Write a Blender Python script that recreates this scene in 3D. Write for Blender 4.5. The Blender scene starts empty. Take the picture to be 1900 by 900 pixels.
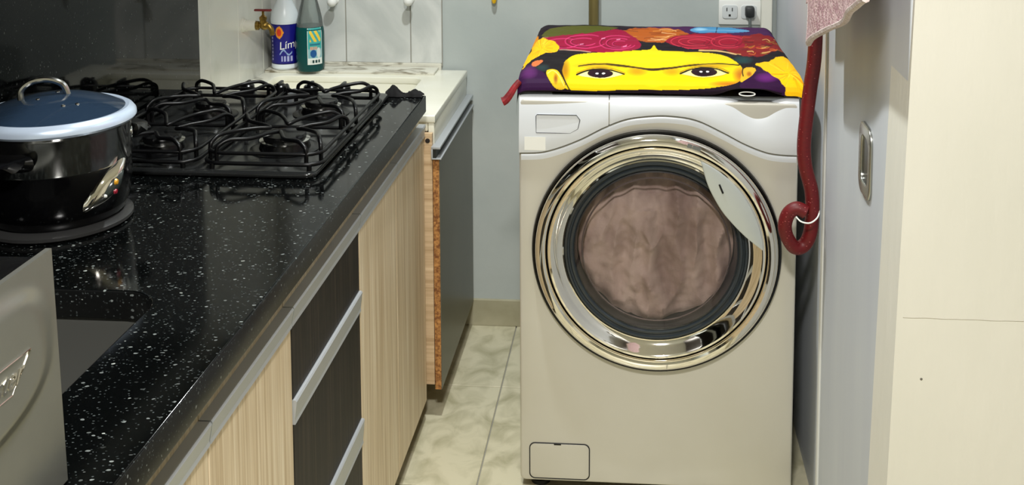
import bpy, bmesh, math, random
import numpy as np
from mathutils import Vector, Matrix, noise
PI = math.pi
random.seed(7)
SC = bpy.context.scene
COL = SC.collection

# ------------------------------------------------------------------ camera, world, lights, exposure
cam = bpy.data.cameras.new('camera'); camo = bpy.data.objects.new('camera', cam); COL.objects.link(camo)
camo.location = (0, 0, 1.5)
camo.rotation_euler = (math.radians(90 - 5.5), 0, math.radians(4.1657))
cam.sensor_fit = 'HORIZONTAL'; cam.sensor_width = 36; cam.lens = 36 * 2050 / 1900
cam.shift_x = -90 / 1900; cam.shift_y = -577.6 / 1900
cam.clip_start = .02
SC.camera = camo
W = bpy.data.worlds.new('world'); SC.world = W; W.use_nodes = True
W.node_tree.nodes['Background'].inputs[0].default_value = (.8, .86, 1, 1)
W.node_tree.nodes['Background'].inputs[1].default_value = .35
SC.view_settings.view_transform = 'Standard'; SC.view_settings.look = 'None'
SC.view_settings.gamma = 1; SC.view_settings.use_curve_mapping = False
SC.view_settings.exposure = 0.0
LAUNDRY_W, KITCHEN_W = 27.0, 64.0

# ------------------------------------------------------------------ helpers
def lin(c):
    return tuple(((v / 255) / 12.92 if v <= 10 else (((v / 255) + .055) / 1.055) ** 2.4) for v in c)

def mat(name, rgb, rough=.5, metal=0.0, **kw):
    m = bpy.data.materials.new(name); m.use_nodes = True
    b = m.node_tree.nodes['Principled BSDF']
    b.inputs['Base Color'].default_value = (*lin(rgb), 1)
    b.inputs['Roughness'].default_value = rough
    b.inputs['Metallic'].default_value = metal
    for k, v in kw.items():
        b.inputs[k.replace('_', ' ')].default_value = v
    return m

def N(m, typ, **kw):
    n = m.node_tree.nodes.new(typ)
    for k, v in kw.items():
        if k in n.inputs.keys(): n.inputs[k].default_value = v
        else: setattr(n, k, v)
    return n

def L(m, a, ao, b, bi):
    m.node_tree.links.new(a.outputs[ao], b.inputs[bi])

def coords(m, scale=(1, 1, 1)):
    g = N(m, 'ShaderNodeNewGeometry'); mp = N(m, 'ShaderNodeMapping')
    mp.inputs['Scale'].default_value = scale
    L(m, g, 'Position', mp, 'Vector'); return mp

def ramp(m, stops):
    r = N(m, 'ShaderNodeValToRGB'); e = r.color_ramp.elements
    while len(e) < len(stops): e.new(.5)
    for i, (p, c) in enumerate(stops):
        e[i].position = p; e[i].color = (*lin(c), 1)
    return r

def noisy(m, c1, c2, scale=(4, 4, 4), nscale=1.0, detail=5, lo=.35, hi=.65, bump=0.0, bscale=None, dist=.2, bdist=.002):
    b = m.node_tree.nodes['Principled BSDF']
    mp = coords(m, scale); n = N(m, 'ShaderNodeTexNoise', Scale=nscale, Detail=detail, Distortion=dist)
    L(m, mp, 'Vector', n, 'Vector')
    r = ramp(m, [(lo, c1), (hi, c2)]); L(m, n, 'Fac', r, 'Fac'); L(m, r, 'Color', b, 'Base Color')
    if bump:
        mp2 = coords(m, bscale or scale); n2 = N(m, 'ShaderNodeTexNoise', Scale=1.0, Detail=6)
        L(m, mp2, 'Vector', n2, 'Vector')
        bp = N(m, 'ShaderNodeBump', Strength=bump, Distance=bdist)
        L(m, n2, 'Fac', bp, 'Height'); L(m, bp, 'Normal', b, 'Normal')
    return m

def worg(o):
    v = Vector((0, 0, 0))
    while o is not None:
        v += o.location; o = o.parent
    return v

def link(name, me, m, parent=None, smooth=True, base=None, angle=35):
    """me in world coordinates -> object whose origin is its base (top level) or its thing's origin (part)"""
    if m is not None and len(me.materials) == 0: me.materials.append(m)
    o = bpy.data.objects.new(name, me); COL.objects.link(o)
    if parent is not None:
        o.parent = parent; off = worg(parent)
    else:
        co = np.empty(len(me.vertices) * 3); me.vertices.foreach_get('co', co); co = co.reshape(-1, 3)
        off = Vector(base) if base else Vector(((co[:, 0].min() + co[:, 0].max()) / 2, (co[:, 1].min() + co[:, 1].max()) / 2, co[:, 2].min()))
        o.location = off
    me.transform(Matrix.Translation(-off))
    if smooth:
        me.shade_smooth()
        try: me.set_sharp_from_angle(angle=math.radians(angle))
        except Exception: pass
    return o

def tag(o, label=None, cat=None, group=None, kind=None):
    if label: o['label'] = label
    if cat: o['category'] = cat
    if group: o['group'] = group
    if kind: o['kind'] = kind
    return o

def thing(name, label, cat, loc, group=None):
    group = group or {'wall_peg': 'white wall pegs over the laundry sink', 'base_cabinet': 'pale base cabinets', 'wall_cabinet': 'dark wall cabinets over the worktop', 'ceiling_lamp': 'round ceiling lamps'}.get(name)
    o = bpy.data.objects.new(name, None); COL.objects.link(o); o.location = loc
    o.empty_display_size = .05
    return tag(o, label, cat, group)

def frombm(bm):
    me = bpy.data.meshes.new('m'); bm.normal_update(); bm.to_mesh(me); bm.free(); return me

def frompy(v, f):
    me = bpy.data.meshes.new('m'); me.from_pydata([tuple(p) for p in v], [], [tuple(q) for q in f]); me.update(); return me

def addbox(bm, x0, x1, y0, y1, z0, z1, bev=0.0, seg=2, rot=None):
    r = bmesh.ops.create_cube(bm, size=1)
    vs = r['verts']
    for v in vs:
        v.co = Vector(((x0 + x1) / 2 + v.co.x * (x1 - x0), (y0 + y1) / 2 + v.co.y * (y1 - y0), (z0 + z1) / 2 + v.co.z * (z1 - z0)))
    if bev:
        es = list({e for v in vs for e in v.link_edges})
        bmesh.ops.bevel(bm, geom=es, offset=bev, segments=seg, profile=.5, affect='EDGES', clamp_overlap=True)

def box(*a, bev=0.0, seg=2):
    bm = bmesh.new(); addbox(bm, *a, bev=bev, seg=seg); return frombm(bm)

def boxes(lst, bev=0.0):
    bm = bmesh.new()
    for b in lst: addbox(bm, *b, bev=bev)
    return frombm(bm)

def frame_axes(axis):
    """axis: 'z' up, '-y' toward the camera, 'x' to the right, '-x'"""
    return {'z': ((1, 0, 0), (0, 1, 0), (0, 0, 1)), '-y': ((1, 0, 0), (0, 0, 1), (0, -1, 0)),
            'x': ((0, 1, 0), (0, 0, 1), (1, 0, 0)), '-x': ((0, -1, 0), (0, 0, 1), (-1, 0, 0))}[axis]

def lathe(prof, c, axis='z', n=48, sx=1.0, sy=1.0, a0=0.0, a1=2 * PI, wob=None):
    """prof: list of (radius, height along axis)"""
    ax = [Vector(v) for v in frame_axes(axis)]; c = Vector(c)
    v, f = [], []
    full = abs(a1 - a0 - 2 * PI) < 1e-6
    k = n if full else n + 1
    for (r, h) in prof:
        for i in range(k):
            t = a0 + (a1 - a0) * i / n
            rr = r * (wob(t, h) if wob else 1)
            v.append(c + ax[0] * rr * math.cos(t) * sx + ax[1] * rr * math.sin(t) * sy + ax[2] * h)
    for j in range(len(prof) - 1):
        for i in range(n):
            i2 = (i + 1) % k
            f.append((j * k + i, j * k + i2, (j + 1) * k + i2, (j + 1) * k + i))
    me = frompy(v, f)
    bm = bmesh.new(); bm.from_mesh(me); bmesh.ops.remove_doubles(bm, verts=bm.verts, dist=1e-5)
    bmesh.ops.recalc_face_normals(bm, faces=bm.faces); bm.to_mesh(me); bm.free()
    return me

def smooth_path(pts, sub=6, closed=False):
    P = [Vector(p) for p in pts]; n = len(P); out = []
    rng = range(n if closed else n - 1)
    for i in rng:
        p0 = P[(i - 1) % n] if (closed or i > 0) else P[0]
        p1 = P[i]; p2 = P[(i + 1) % n]
        p3 = P[(i + 2) % n] if (closed or i + 2 < n) else P[-1]
        for s in range(sub):
            t = s / sub
            out.append(.5 * ((2 * p1) + (-p0 + p2) * t + (2 * p0 - 5 * p1 + 4 * p2 - p3) * t * t + (-p0 + 3 * p1 - 3 * p2 + p3) * t ** 3))
    if not closed: out.append(P[-1])
    return out

def tube(pts, r, n=8, sub=6, closed=False, smooth=True, bm=None, rfun=None):
    path = smooth_path(pts, sub, closed) if smooth else [Vector(p) for p in pts]
    own = bm is None
    if own: bm = bmesh.new()
    m = len(path); rings = []
    up = Vector((0, 0, 1)); prev = None
    for i, p in enumerate(path):
        a = path[(i - 1) % m] if (closed or i > 0) else p
        b = path[(i + 1) % m] if (closed or i < m - 1) else p
        t = (b - a).normalized()
        if prev is None:
            u = t.cross(up)
            if u.length < 1e-3: u = t.cross(Vector((1, 0, 0)))
        else:
            u = prev - t * prev.dot(t)
            if u.length < 1e-4: u = t.cross(up)
        u.normalize(); prev = u; w = t.cross(u)
        rr = r * (rfun(i / max(1, m - 1)) if rfun else 1)
        rings.append([bm.verts.new(p + (u * math.cos(2 * PI * k / n) + w * math.sin(2 * PI * k / n)) * rr) for k in range(n)])
    for i in range(m if closed else m - 1):
        A, B = rings[i], rings[(i + 1) % m]
        for k in range(n):
            bm.faces.new((A[k], A[(k + 1) % n], B[(k + 1) % n], B[k]))
    if not closed:
        bm.faces.new(rings[0][::-1]); bm.faces.new(rings[-1])
    if own:
        bmesh.ops.recalc_face_normals(bm, faces=bm.faces); return frombm(bm)

def rrect(x0, x1, y0, y1, r, n=8):
    out = []
    for cx, cy, a in ((x1 - r, y1 - r, 0), (x0 + r, y1 - r, PI / 2), (x0 + r, y0 + r, PI), (x1 - r, y0 + r, 1.5 * PI)):
        for i in range(n + 1):
            t = a + PI / 2 * i / n; out.append((cx + r * math.cos(t), cy + r * math.sin(t)))
    return out

def plate(outlines, thick, M, bev=0.0, bres=2):
    """2D outlines (first outer, the rest holes) filled and extruded by a curve; M maps local xyz to the world"""
    cu = bpy.data.curves.new('c', 'CURVE'); cu.dimensions = '2D'; cu.fill_mode = 'BOTH'
    for o in outlines:
        s = cu.splines.new('POLY'); s.points.add(len(o) - 1); s.use_cyclic_u = True
        for p, q in zip(s.points, o): p.co = (q[0], q[1], 0, 1)
    cu.extrude = max(1e-5, thick / 2 - bev); cu.bevel_depth = bev; cu.bevel_resolution = bres; cu.offset = -bev
    ob = bpy.data.objects.new('tmp', cu); COL.objects.link(ob)
    dg = bpy.context.evaluated_depsgraph_get(); dg.update()
    me = bpy.data.meshes.new_from_object(ob.evaluated_get(dg))
    bpy.data.objects.remove(ob); me.materials.clear()
    me.transform(M); me.update()
    bm = bmesh.new(); bm.from_mesh(me); bmesh.ops.remove_doubles(bm, verts=bm.verts, dist=1e-6)
    bmesh.ops.recalc_face_normals(bm, faces=bm.faces); bm.to_mesh(me); bm.free()
    return me

def MX(xa, ya, za, o):
    m = Matrix.Identity(4)
    for i, a in enumerate((xa, ya, za)):
        for j in range(3): m[j][i] = a[j]
    for j in range(3): m[j][3] = o[j]
    return m
FRONT = lambda y: MX((1, 0, 0), (0, 0, 1), (0, -1, 0), (0, y, 0))     # local x,y -> world x,z, facing the camera
FLAT = lambda z: MX((1, 0, 0), (0, 1, 0), (0, 0, 1), (0, 0, z))
SIDE = lambda x: MX((0, 1, 0), (0, 0, 1), (1, 0, 0), (x, 0, 0))       # local x,y -> world y,z, facing +x

def textmesh(s, size, thick, M, shear=0.0, res=3, align='LEFT'):
    cu = bpy.data.curves.new('t', 'FONT'); cu.body = s; cu.size = size; cu.extrude = thick / 2
    cu.resolution_u = res; cu.shear = shear; cu.align_x = align
    ob = bpy.data.objects.new('tmp', cu); COL.objects.link(ob)
    dg = bpy.context.evaluated_depsgraph_get(); dg.update()
    me = bpy.data.meshes.new_from_object(ob.evaluated_get(dg))
    bpy.data.objects.remove(ob); me.materials.clear(); me.transform(M); return me

def grid(nu, nv, fn):
    v = [fn(i / nu, j / nv) for j in range(nv + 1) for i in range(nu + 1)]
    f = [(j * (nu + 1) + i, j * (nu + 1) + i + 1, (j + 1) * (nu + 1) + i + 1, (j + 1) * (nu + 1) + i) for j in range(nv) for i in range(nu)]
    return frompy(v, f)

def solidify(me, th, off=-1):
    bm = bmesh.new(); bm.from_mesh(me); bm.normal_update()
    n0 = [v.co.copy() for v in bm.verts]; nn = [v.normal.copy() for v in bm.verts]
    vs = list(bm.verts); fs = list(bm.faces)
    bd = [e for e in bm.edges if e.is_boundary]
    new = [bm.verts.new(c + n * th * off) for c, n in zip(n0, nn)]
    bm.verts.index_update()
    idx = {v: i for i, v in enumerate(vs)}
    for f in fs: bm.faces.new([new[idx[v]] for v in reversed(f.verts)])
    for e in bd:
        a, b = e.verts; bm.faces.new((a, b, new[idx[b]], new[idx[a]]))
    bmesh.ops.recalc_face_normals(bm, faces=bm.faces)
    bm.to_mesh(me); bm.free(); return me

def nz(x, y, z=0.0): return noise.noise(Vector((x, y, z)))

# ------------------------------------------------------------------ materials
M_plaster = noisy(mat('plaster_grey', (178, 184, 186), .55), (168, 176, 174), (188, 194, 190), (2, 2, 2), 1, bump=.35, bscale=(14, 14, 14), bdist=.004)
M_plaster_r = noisy(mat('plaster_cool', (186, 192, 200), .5), (190, 195, 202), (202, 206, 211), (3, 3, 1), 1, bump=.15, bscale=(20, 20, 3), bdist=.003)
M_warm = noisy(mat('plaster_warm', (224, 222, 210), .6), (219, 217, 205), (229, 226, 215), (3, 3, 1), 1, bump=.5, bscale=(30, 30, 8), bdist=.003)
M_white = mat('white_paint', (225, 226, 222), .5)
M_ceil = mat('ceiling_paint', (222, 222, 216), .7)
M_doorwhite = noisy(mat('door_paint', (190, 196, 204), .5), (194, 199, 207), (203, 208, 213), (8, 8, 1.2), 1, bump=.12, bscale=(50, 50, 3), bdist=.001)
M_tilew = noisy(mat('marbled_wall_tile', (200, 203, 200), .22), (186, 190, 187), (212, 214, 210), (5, 5, 4), 1.2, 8, .38, .62, dist=1.2)
M_tilel = noisy(mat('ivory_wall_tile', (222, 222, 212), .22), (214, 215, 205), (226, 226, 217), (5, 5, 4), 1.2, 8, .38, .62, dist=1.0)
M_grout = mat('grout', (150, 148, 138), .8)
M_floor = noisy(mat('mottled_floor_tile', (188, 182, 150), .3), (166, 161, 130), (206, 200, 172), (13, 10, 13), 1.2, 10, .30, .58, bump=.12, bscale=(16, 16, 16), dist=.7)
M_skirt = noisy(mat('beige_skirting', (172, 166, 140), .4), (160, 154, 126), (182, 176, 150), (9, 9, 9), 1, 6)
M_mold = noisy(mat('stained_cement', (180, 176, 160), .8), (120, 112, 92), (212, 210, 196), (14, 30, 60), 1, 7, .34, .50, dist=1.0)
M_ceramic = noisy(mat('cream_ceramic', (232, 230, 214), .25), (228, 226, 208), (236, 235, 222), (6, 6, 6), 1)
M_chip = noisy(mat('raw_chipboard', (170, 110, 55), .8), (120, 72, 34), (196, 140, 78), (160, 160, 160), 1, 6)
M_dark_recess = mat('dark_recess', (26, 16, 12), .7)
M_kick = noisy(mat('brown_kickboard', (70, 44, 26), .6), (58, 36, 20), (84, 54, 34), (20, 20, 20), 1)

def wood(name, c1, c2, c3, rough=.45, fine=(160, 160, 3.0)):
    m = mat(name, c1, rough); b = m.node_tree.nodes['Principled BSDF']
    mp = coords(m, fine); n = N(m, 'ShaderNodeTexNoise', Scale=1, Detail=5, Distortion=.3); L(m, mp, 'Vector', n, 'Vector')
    r = ramp(m, [(.32, c1), (.5, c2), (.68, c3)]); L(m, n, 'Fac', r, 'Fac')
    mp2 = coords(m, tuple(v * .25 for v in fine)); n2 = N(m, 'ShaderNodeTexNoise', Scale=1, Detail=3); L(m, mp2, 'Vector', n2, 'Vector')
    mx = N(m, 'ShaderNodeMix', data_type='RGBA', blend_type='MULTIPLY'); mx.inputs[0].default_value = .45
    r2 = ramp(m, [(.35, (215, 205, 190)), (.65, (255, 255, 255))]); L(m, n2, 'Fac', r2, 'Fac')
    L(m, r, 'Color', mx, 6); L(m, r2, 'Color', mx, 7); L(m, mx, 2, b, 'Base Color')
    bp = N(m, 'ShaderNodeBump', Strength=.15, Distance=.001); L(m, n, 'Fac', bp, 'Height'); L(m, bp, 'Normal', b, 'Normal')
    return m
M_pale = wood('pale_striped_wood', (206, 184, 150), (226, 207, 176), (240, 226, 200))
M_wenge = wood('dark_wenge_wood', (14, 11, 10), (30, 25, 22), (58, 49, 42), .5)
M_wenge.node_tree.nodes['Principled BSDF'].inputs['Specular IOR Level'].default_value = .25
M_sidewood = wood('light_oak_side', (188, 158, 122), (208, 180, 144), (222, 196, 160), .5, (3, 3, 120))
M_greydoor = noisy(mat('grey_laminate', (98, 99, 88), .34, Specular_IOR_Level=.3), (84, 84, 72), (98, 97, 84), (3, 3, 2), 1)
M_alu = mat('brushed_aluminium', (182, 186, 190), .4, .35)
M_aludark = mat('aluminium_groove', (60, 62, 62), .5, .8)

def granite(name, c=(10, 11, 11), fleck=1.0, rough=.09, spec=.5):
    m = mat(name, c, rough); b = m.node_tree.nodes['Principled BSDF']
    prev = None
    for sc, thr, col, rnd, seedoff in (((105, 160, 150), .26, (128, 134, 132), .80, 0), ((230, 320, 300), .30, (74, 80, 80), .66, 9), ((58, 95, 85), .14, (176, 182, 176), .86, 23)):
        g = N(m, 'ShaderNodeNewGeometry'); mp = N(m, 'ShaderNodeMapping'); mp.inputs['Scale'].default_value = sc
        mp.inputs['Location'].default_value = (seedoff, seedoff * 1.3, 0); mp.inputs['Rotation'].default_value = (0, 0, .25)
        L(m, g, 'Position', mp, 'Vector')
        ns = N(m, 'ShaderNodeTexNoise', Scale=.9, Detail=2); L(m, mp, 'Vector', ns, 'Vector')
        ad = N(m, 'ShaderNodeMix', data_type='RGBA', blend_type='ADD'); ad.inputs[0].default_value = .7
        L(m, mp, 'Vector', ad, 6); L(m, ns, 'Color', ad, 7)
        v = N(m, 'ShaderNodeTexVoronoi', Scale=1.0); L(m, ad, 2, v, 'Vector')
        lt = N(m, 'ShaderNodeMath', operation='LESS_THAN'); lt.inputs[1].default_value = thr; L(m, v, 'Distance', lt, 0)
        sp = N(m, 'ShaderNodeSeparateColor'); L(m, v, 'Color', sp, 0)
        gt = N(m, 'ShaderNodeMath', operation='GREATER_THAN'); gt.inputs[1].default_value = rnd; L(m, sp, 0, gt, 0)
        mu = N(m, 'ShaderNodeMath', operation='MULTIPLY'); L(m, lt, 0, mu, 0); L(m, gt, 0, mu, 1)
        mu2 = N(m, 'ShaderNodeMath', operation='MULTIPLY'); L(m, mu, 0, mu2, 0)
        L(m, sp, 1, mu2, 1)
        mx = N(m, 'ShaderNodeMix', data_type='RGBA'); L(m, mu2, 0, mx, 0)
        if prev is None: mx.inputs[6].default_value = (*lin(c), 1)
        else: L(m, prev, 2, mx, 6)
        mx.inputs[7].default_value = (*[x * fleck for x in lin(col)], 1); prev = mx
    L(m, prev, 2, b, 'Base Color'); b.inputs['Specular IOR Level'].default_value = spec; return m
M_granite = granite('black_speckled_granite', (5, 6, 6), 1.0, .09, .34)
M_gredge = granite('sawn_granite_edge', (12, 13, 13), 1.0, .38, .3)
M_splash = granite('black_polished_splashback', (4, 5, 5), .3, .045, .16)

M_silver = noisy(mat('silver_lacquer', (192, 193, 190), .36, .25), (200, 196, 182), (208, 205, 195), (2, 2, 2), 1)
M_silver2 = mat('pale_silver_plastic', (222, 226, 230), .38, .10)
M_chrome = mat('chrome', (248, 243, 234), .05, 1.0)
M_chrome2 = mat('satin_chrome', (205, 205, 200), .16, 1.0)
M_black = mat('black_plastic', (6, 6, 7), .25, Specular_IOR_Level=.4)
M_blackmatte = mat('matte_black_iron', (4, 4, 5), .36, Specular_IOR_Level=.32)
M_groove = mat('black_rubber', (5, 5, 6), .6)
M_darkring = mat('smoky_door_ring', (46, 52, 56), .12)
M_line = mat('seam_shadow_gap', (70, 72, 74), .7)
M_sticker = mat('white_sticker', (240, 240, 232), .5)
M_steel = mat('stainless_steel', (176, 176, 170), .26, 1.0)
M_steeltoast = noisy(mat('toaster_steel', (150, 150, 142), .3, .8), (142, 142, 134), (160, 160, 152), (3, 3, 3), 1)
M_sinksteel = mat('sink_steel', (88, 88, 84), .4, .4)
M_brass = noisy(mat('aged_brass', (140, 112, 50), .35, .9), (100, 80, 36), (165, 134, 66), (60, 60, 60), 1)
M_redmetal = mat('red_tap_paint', (110, 26, 26), .4)
M_pvc = mat('white_pvc', (222, 220, 208), .4)
M_red = None

def glassy(name, tint, ior=1.5, alpha_rough=0.0, body=0.0, bodycol=(0, 0, 0)):
    m = bpy.data.materials.new(name); m.use_nodes = True; nt = m.node_tree; nt.nodes.clear()
    out = nt.nodes.new('ShaderNodeOutputMaterial'); tr = nt.nodes.new('ShaderNodeBsdfTransparent'); gl = nt.nodes.new('ShaderNodeBsdfGlossy')
    tr.inputs[0].default_value = (*lin(tint), 1); gl.inputs['Roughness'].default_value = alpha_rough
    fr = nt.nodes.new('ShaderNodeFresnel'); fr.inputs[0].default_value = ior; mx = nt.nodes.new('ShaderNodeMixShader')
    nt.links.new(fr.outputs[0], mx.inputs[0]); nt.links.new(gl.outputs[0], mx.inputs[2])
    if body:
        df = nt.nodes.new('ShaderNodeBsdfDiffuse'); df.inputs[0].default_value = (*lin(bodycol), 1)
        m2 = nt.nodes.new('ShaderNodeMixShader'); m2.inputs[0].default_value = body
        nt.links.new(tr.outputs[0], m2.inputs[1]); nt.links.new(df.outputs[0], m2.inputs[2]); nt.links.new(m2.outputs[0], mx.inputs[1])
    else: nt.links.new(tr.outputs[0], mx.inputs[1])
    nt.links.new(mx.outputs[0], out.inputs[0]); return m
M_glass = glassy('door_glass', (236, 232, 230), 1.45)
M_lidglass = glassy('lid_glass', (190, 205, 225), 1.6, .02, .25, (70, 95, 125))
M_clear = glassy('clear_plastic', (222, 228, 226), 1.35, .05, .18, (190, 196, 192))
M_green = glassy('green_liquid', (20, 110, 105), 1.35, .05, .8, (4, 78, 78))

def attrmat(name, rough=.5, bump=0, bscale=300, sheen=0.0):
    m = mat(name, (255, 255, 255), rough); b = m.node_tree.nodes['Principled BSDF']
    a = N(m, 'ShaderNodeVertexColor'); a.layer_name = 'print'; L(m, a, 'Color', b, 'Base Color')
    if bump:
        mp = coords(m, (bscale,) * 3); n = N(m, 'ShaderNodeTexNoise', Scale=1, Detail=3); L(m, mp, 'Vector', n, 'Vector')
        bp = N(m, 'ShaderNodeBump', Strength=bump, Distance=.001); L(m, n, 'Fac', bp, 'Height'); L(m, bp, 'Normal', b, 'Normal')
    return m
M_print = attrmat('printed_fabric', .6, .25, 500)
M_print.node_tree.nodes['Principled BSDF'].inputs['Specular IOR Level'].default_value = .12
M_label = attrmat('printed_label', .35)

# ================================================================== THE SETTING
BY = 3.18                      # back wall
st = lambda n, me, m, parent=None, smooth=False: tag(link(n, me, m, parent, smooth, base=None), kind=None if parent else 'structure')
fl = st('floor', box(-1.25, 2.6, -2.7, 3.3, -.06, -.004), M_grout)
ty = [2.812 - .4525 * k for k in range(-1, 12)]; tx = [-.364 + .4525 * k for k in range(-2, 7)]
for i in range(len(tx) - 1):
    for j in range(len(ty) - 1):
        x0, x1, y1, y0 = max(tx[i], -1.1) + .0015, min(tx[i + 1], 2.5) - .0015, min(ty[j], BY) - .0015, max(ty[j + 1], -2.6) + .0015
        if x1 - x0 > .03 and y1 - y0 > .03:
            link('floor_tile', box(x0, x1, y0, y1, -.006, 0, bev=.0012, seg=1), M_floor, fl, False)
wb = st('wall_back', box(-1.25, .6, BY, BY + .12, 0, 2.5), M_plaster)
# wall tiles over the laundry sink, with the left wall's
cols = [(-1.099, -1.064), (-1.061, -.8695), (-.8665, -.6755), (-.6725, -.582)]
for (a, b) in cols:
    for (z0, z1) in ((.80, 1.098), (1.101, 1.398), (1.401, 1.70)):
        link('wall_tile', box(a, b, BY - .009, BY + .002, z0, z1, bev=.0012, seg=1), M_tilew, wb, False)
link('tile_grout_bed', box(-1.1, -.580, BY - .006, BY + .001, .79, 1.70), M_grout, wb, False)
link('stained_ledge', box(-1.1, -.583, BY - .012, BY + .001, .76, .80, bev=.002), M_mold, wb, False)
wl = st('wall_left', box(-1.25, -1.1, -2.7, BY + .12, 0, 2.5), M_plaster)
for (a, b) in ((2.60, 2.700), (2.703, 2.898), (2.901, 3.092), (3.095, 3.17)):
    for (z0, z1) in ((.70, 1.098), (1.101, 1.398), (1.401, 1.70)):
        link('wall_tile', box(-1.102, -1.092, a, b, z0, z1, bev=.0012, seg=1), M_tilel, wl, False)
st('ceiling', box(-1.25, 2.6, -2.7, 3.3, 2.5, 2.6), M_ceil)
st('wall_rear', box(-1.25, 2.6, -2.72, -2.6, 0, 2.5), M_warm)
st('wall_right_far', box(.392, .52, 2.29, BY + .12, 0, 2.5), M_plaster_r)
st('wall_right', box(2.5, 2.6, -2.7, 1.58, 0, 2.5), M_warm)
# warm white wall end that faces the room; its left arris leans a little
v = []
for y in (1.58, 1.70):
    v += [(.3555, y, 0), (2.6, y, 0), (2.6, y, 2.5), (.4206, y, 2.5)]
wf = frompy(v, [(0, 1, 2, 3), (7, 6, 5, 4), (0, 3, 7, 4), (1, 5, 6, 2), (3, 2, 6, 7), (0, 4, 5, 1)])
wfo = st('wall_front', wf, M_warm)
M_mark = mat('faint_plaster_mark', (196, 192, 178), .7)
link('hairline_crack', tube([(x, 1.5798, .786 + .0018 * nz(x * 30, 1)) for x in np.linspace(.385, .62, 40)], .0007, 5, smooth=False), M_mark, wfo)
link('paint_fleck', lathe([(0, .0008), (.0016, .0006), (.0020, 0)], (.414, 1.58, .693), '-y', 10), mat('fleck', (110, 106, 96), .7), wfo)
st('wall_right_core', box(.44, 2.6, 1.70, BY + .12, 0, 2.5), M_plaster_r)
# rear doorway and window behind the camera (they are what the chrome mirrors)
d2 = st('door_2', box(1.25, 2.1, -2.62, -2.585, 0, 2.05), mat('brown_door', (58, 38, 24), .4))
link('door_handle', tube([(1.35, -2.55, 1.0), (1.46, -2.55, 1.0)], .009, smooth=False), M_steel, d2)
# sliding door with the recessed pull
d1 = st('door_1', box(.385, .43, 1.59, 2.262, .01, 2.1, bev=.003), M_doorwhite)
st('trim_1', box(.383, .41, 2.270, 2.292, 0, 2.1, bev=.003), M_white)
st('trim_2', boxes([(.345, .377, 3.150, 3.182, 0, 2.4)], bev=.004), M_pvc)
def cap(y0, y1, z0, z1, cut=.022, n=10):
    return [(y0 + (y1 - y0) * .0, z0 + cut), (y0 + (y1 - y0) * .35, z0), (y0 + (y1 - y0) * .75, z0 + cut * .4), (y1, z0 + cut * 1.3),
            (y1, z1 - cut), (y0 + (y1 - y0) * .6, z1), (y0 + (y1 - y0) * .3, z1 - cut * .2), (y0, z1 - cut * .8)]
def stadium(y0, y1, z0, z1, r, n=6): return rrect(y0, y1, z0, z1, r, n)
pull = link('recessed_pull', plate([stadium(1.812, 1.905, .872, .996, .026), stadium(1.832, 1.887, .894, .974, .016)], .007, SIDE(.3835), .002), M_steel, d1)
link('pull_recess', plate([stadium(1.831, 1.888, .893, .975, .016)], .0012, SIDE(.3842)), M_black, pull, False)
# skirting
st('baseboard_back', boxes([(-.60, .385, BY - .010, BY + .001, 0, .081)], bev=.002), M_skirt)
st('baseboard_right', boxes([(.352, .386, 1.70, 2.262, 0, .062)], bev=.003), M_skirt)

# ------------------------------------------------------------------ ceiling lamps
def ceiling_lamp(x, y, r, watts, label, col, softness):
    t = thing('ceiling_lamp', label, 'lamp', (x, y, 2.5))
    link('lamp_base', lathe([(0, -.001), (r + .02, -.001), (r + .02, -.02), (r, -.024), (0, -.024)], (x, y, 2.5), 'z', 32), M_white, t)
    e = bpy.data.materials.new('lamp_glow'); e.use_nodes = True
    b = e.node_tree.nodes['Principled BSDF']; b.inputs['Emission Color'].default_value = (*col, 1); b.inputs['Emission Strength'].default_value = 9
    b.inputs['Base Color'].default_value = (.8, .8, .8, 1)
    link('lamp_diffuser', lathe([(0, -.048), (r * .6, -.044), (r * .9, -.034), (r, -.022)], (x, y, 2.5), 'z', 32), e, t)
    ld = bpy.data.lights.new('lamp_light', 'AREA'); ld.shape = 'DISK'; ld.size = softness; ld.energy = watts; ld.color = col
    lo = bpy.data.objects.new('lamp_light', ld); COL.objects.link(lo); lo.parent = t; lo.location = (0, 0, -.055)
ceiling_lamp(-.34, 2.13, .07, LAUNDRY_W, 'round white ceiling lamp above the laundry sink end', (.96, 1.0, .99), .09)
ceiling_lamp(-.10, .25, .15, KITCHEN_W, 'round white ceiling lamp above the kitchen floor', (1.0, .98, .945), .26)

# ================================================================== KITCHEN RUN
CX, CZ, CT = -.512, .853, .042          # worktop front edge, top height, thickness
hole = rrect(-1.0, -.657, 1.10, 1.437, .055, 8)
wt = thing('granite_worktop', 'long black speckled granite kitchen worktop on the left', 'worktop', (-.8, 1.4, CZ - CT))
slab = link('slab', plate([[(-1.091, .3), (CX, .3), (CX, 2.575), (-1.091, 2.575)], hole], CT, FLAT(CZ - CT / 2), .003, 1), M_granite, wt, False)
slab.data.materials.append(M_gredge)
for p in slab.data.polygons:
    if abs(p.normal.z) < .5: p.material_index = 1
sp = link('splashback', box(-1.0915, -1.078, .3, 2.60, CZ + .0005, 1.46), M_splash, None, False)
tag(sp, 'tall polished black granite splashback panel behind the hob and cooker', 'splashback')

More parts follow.
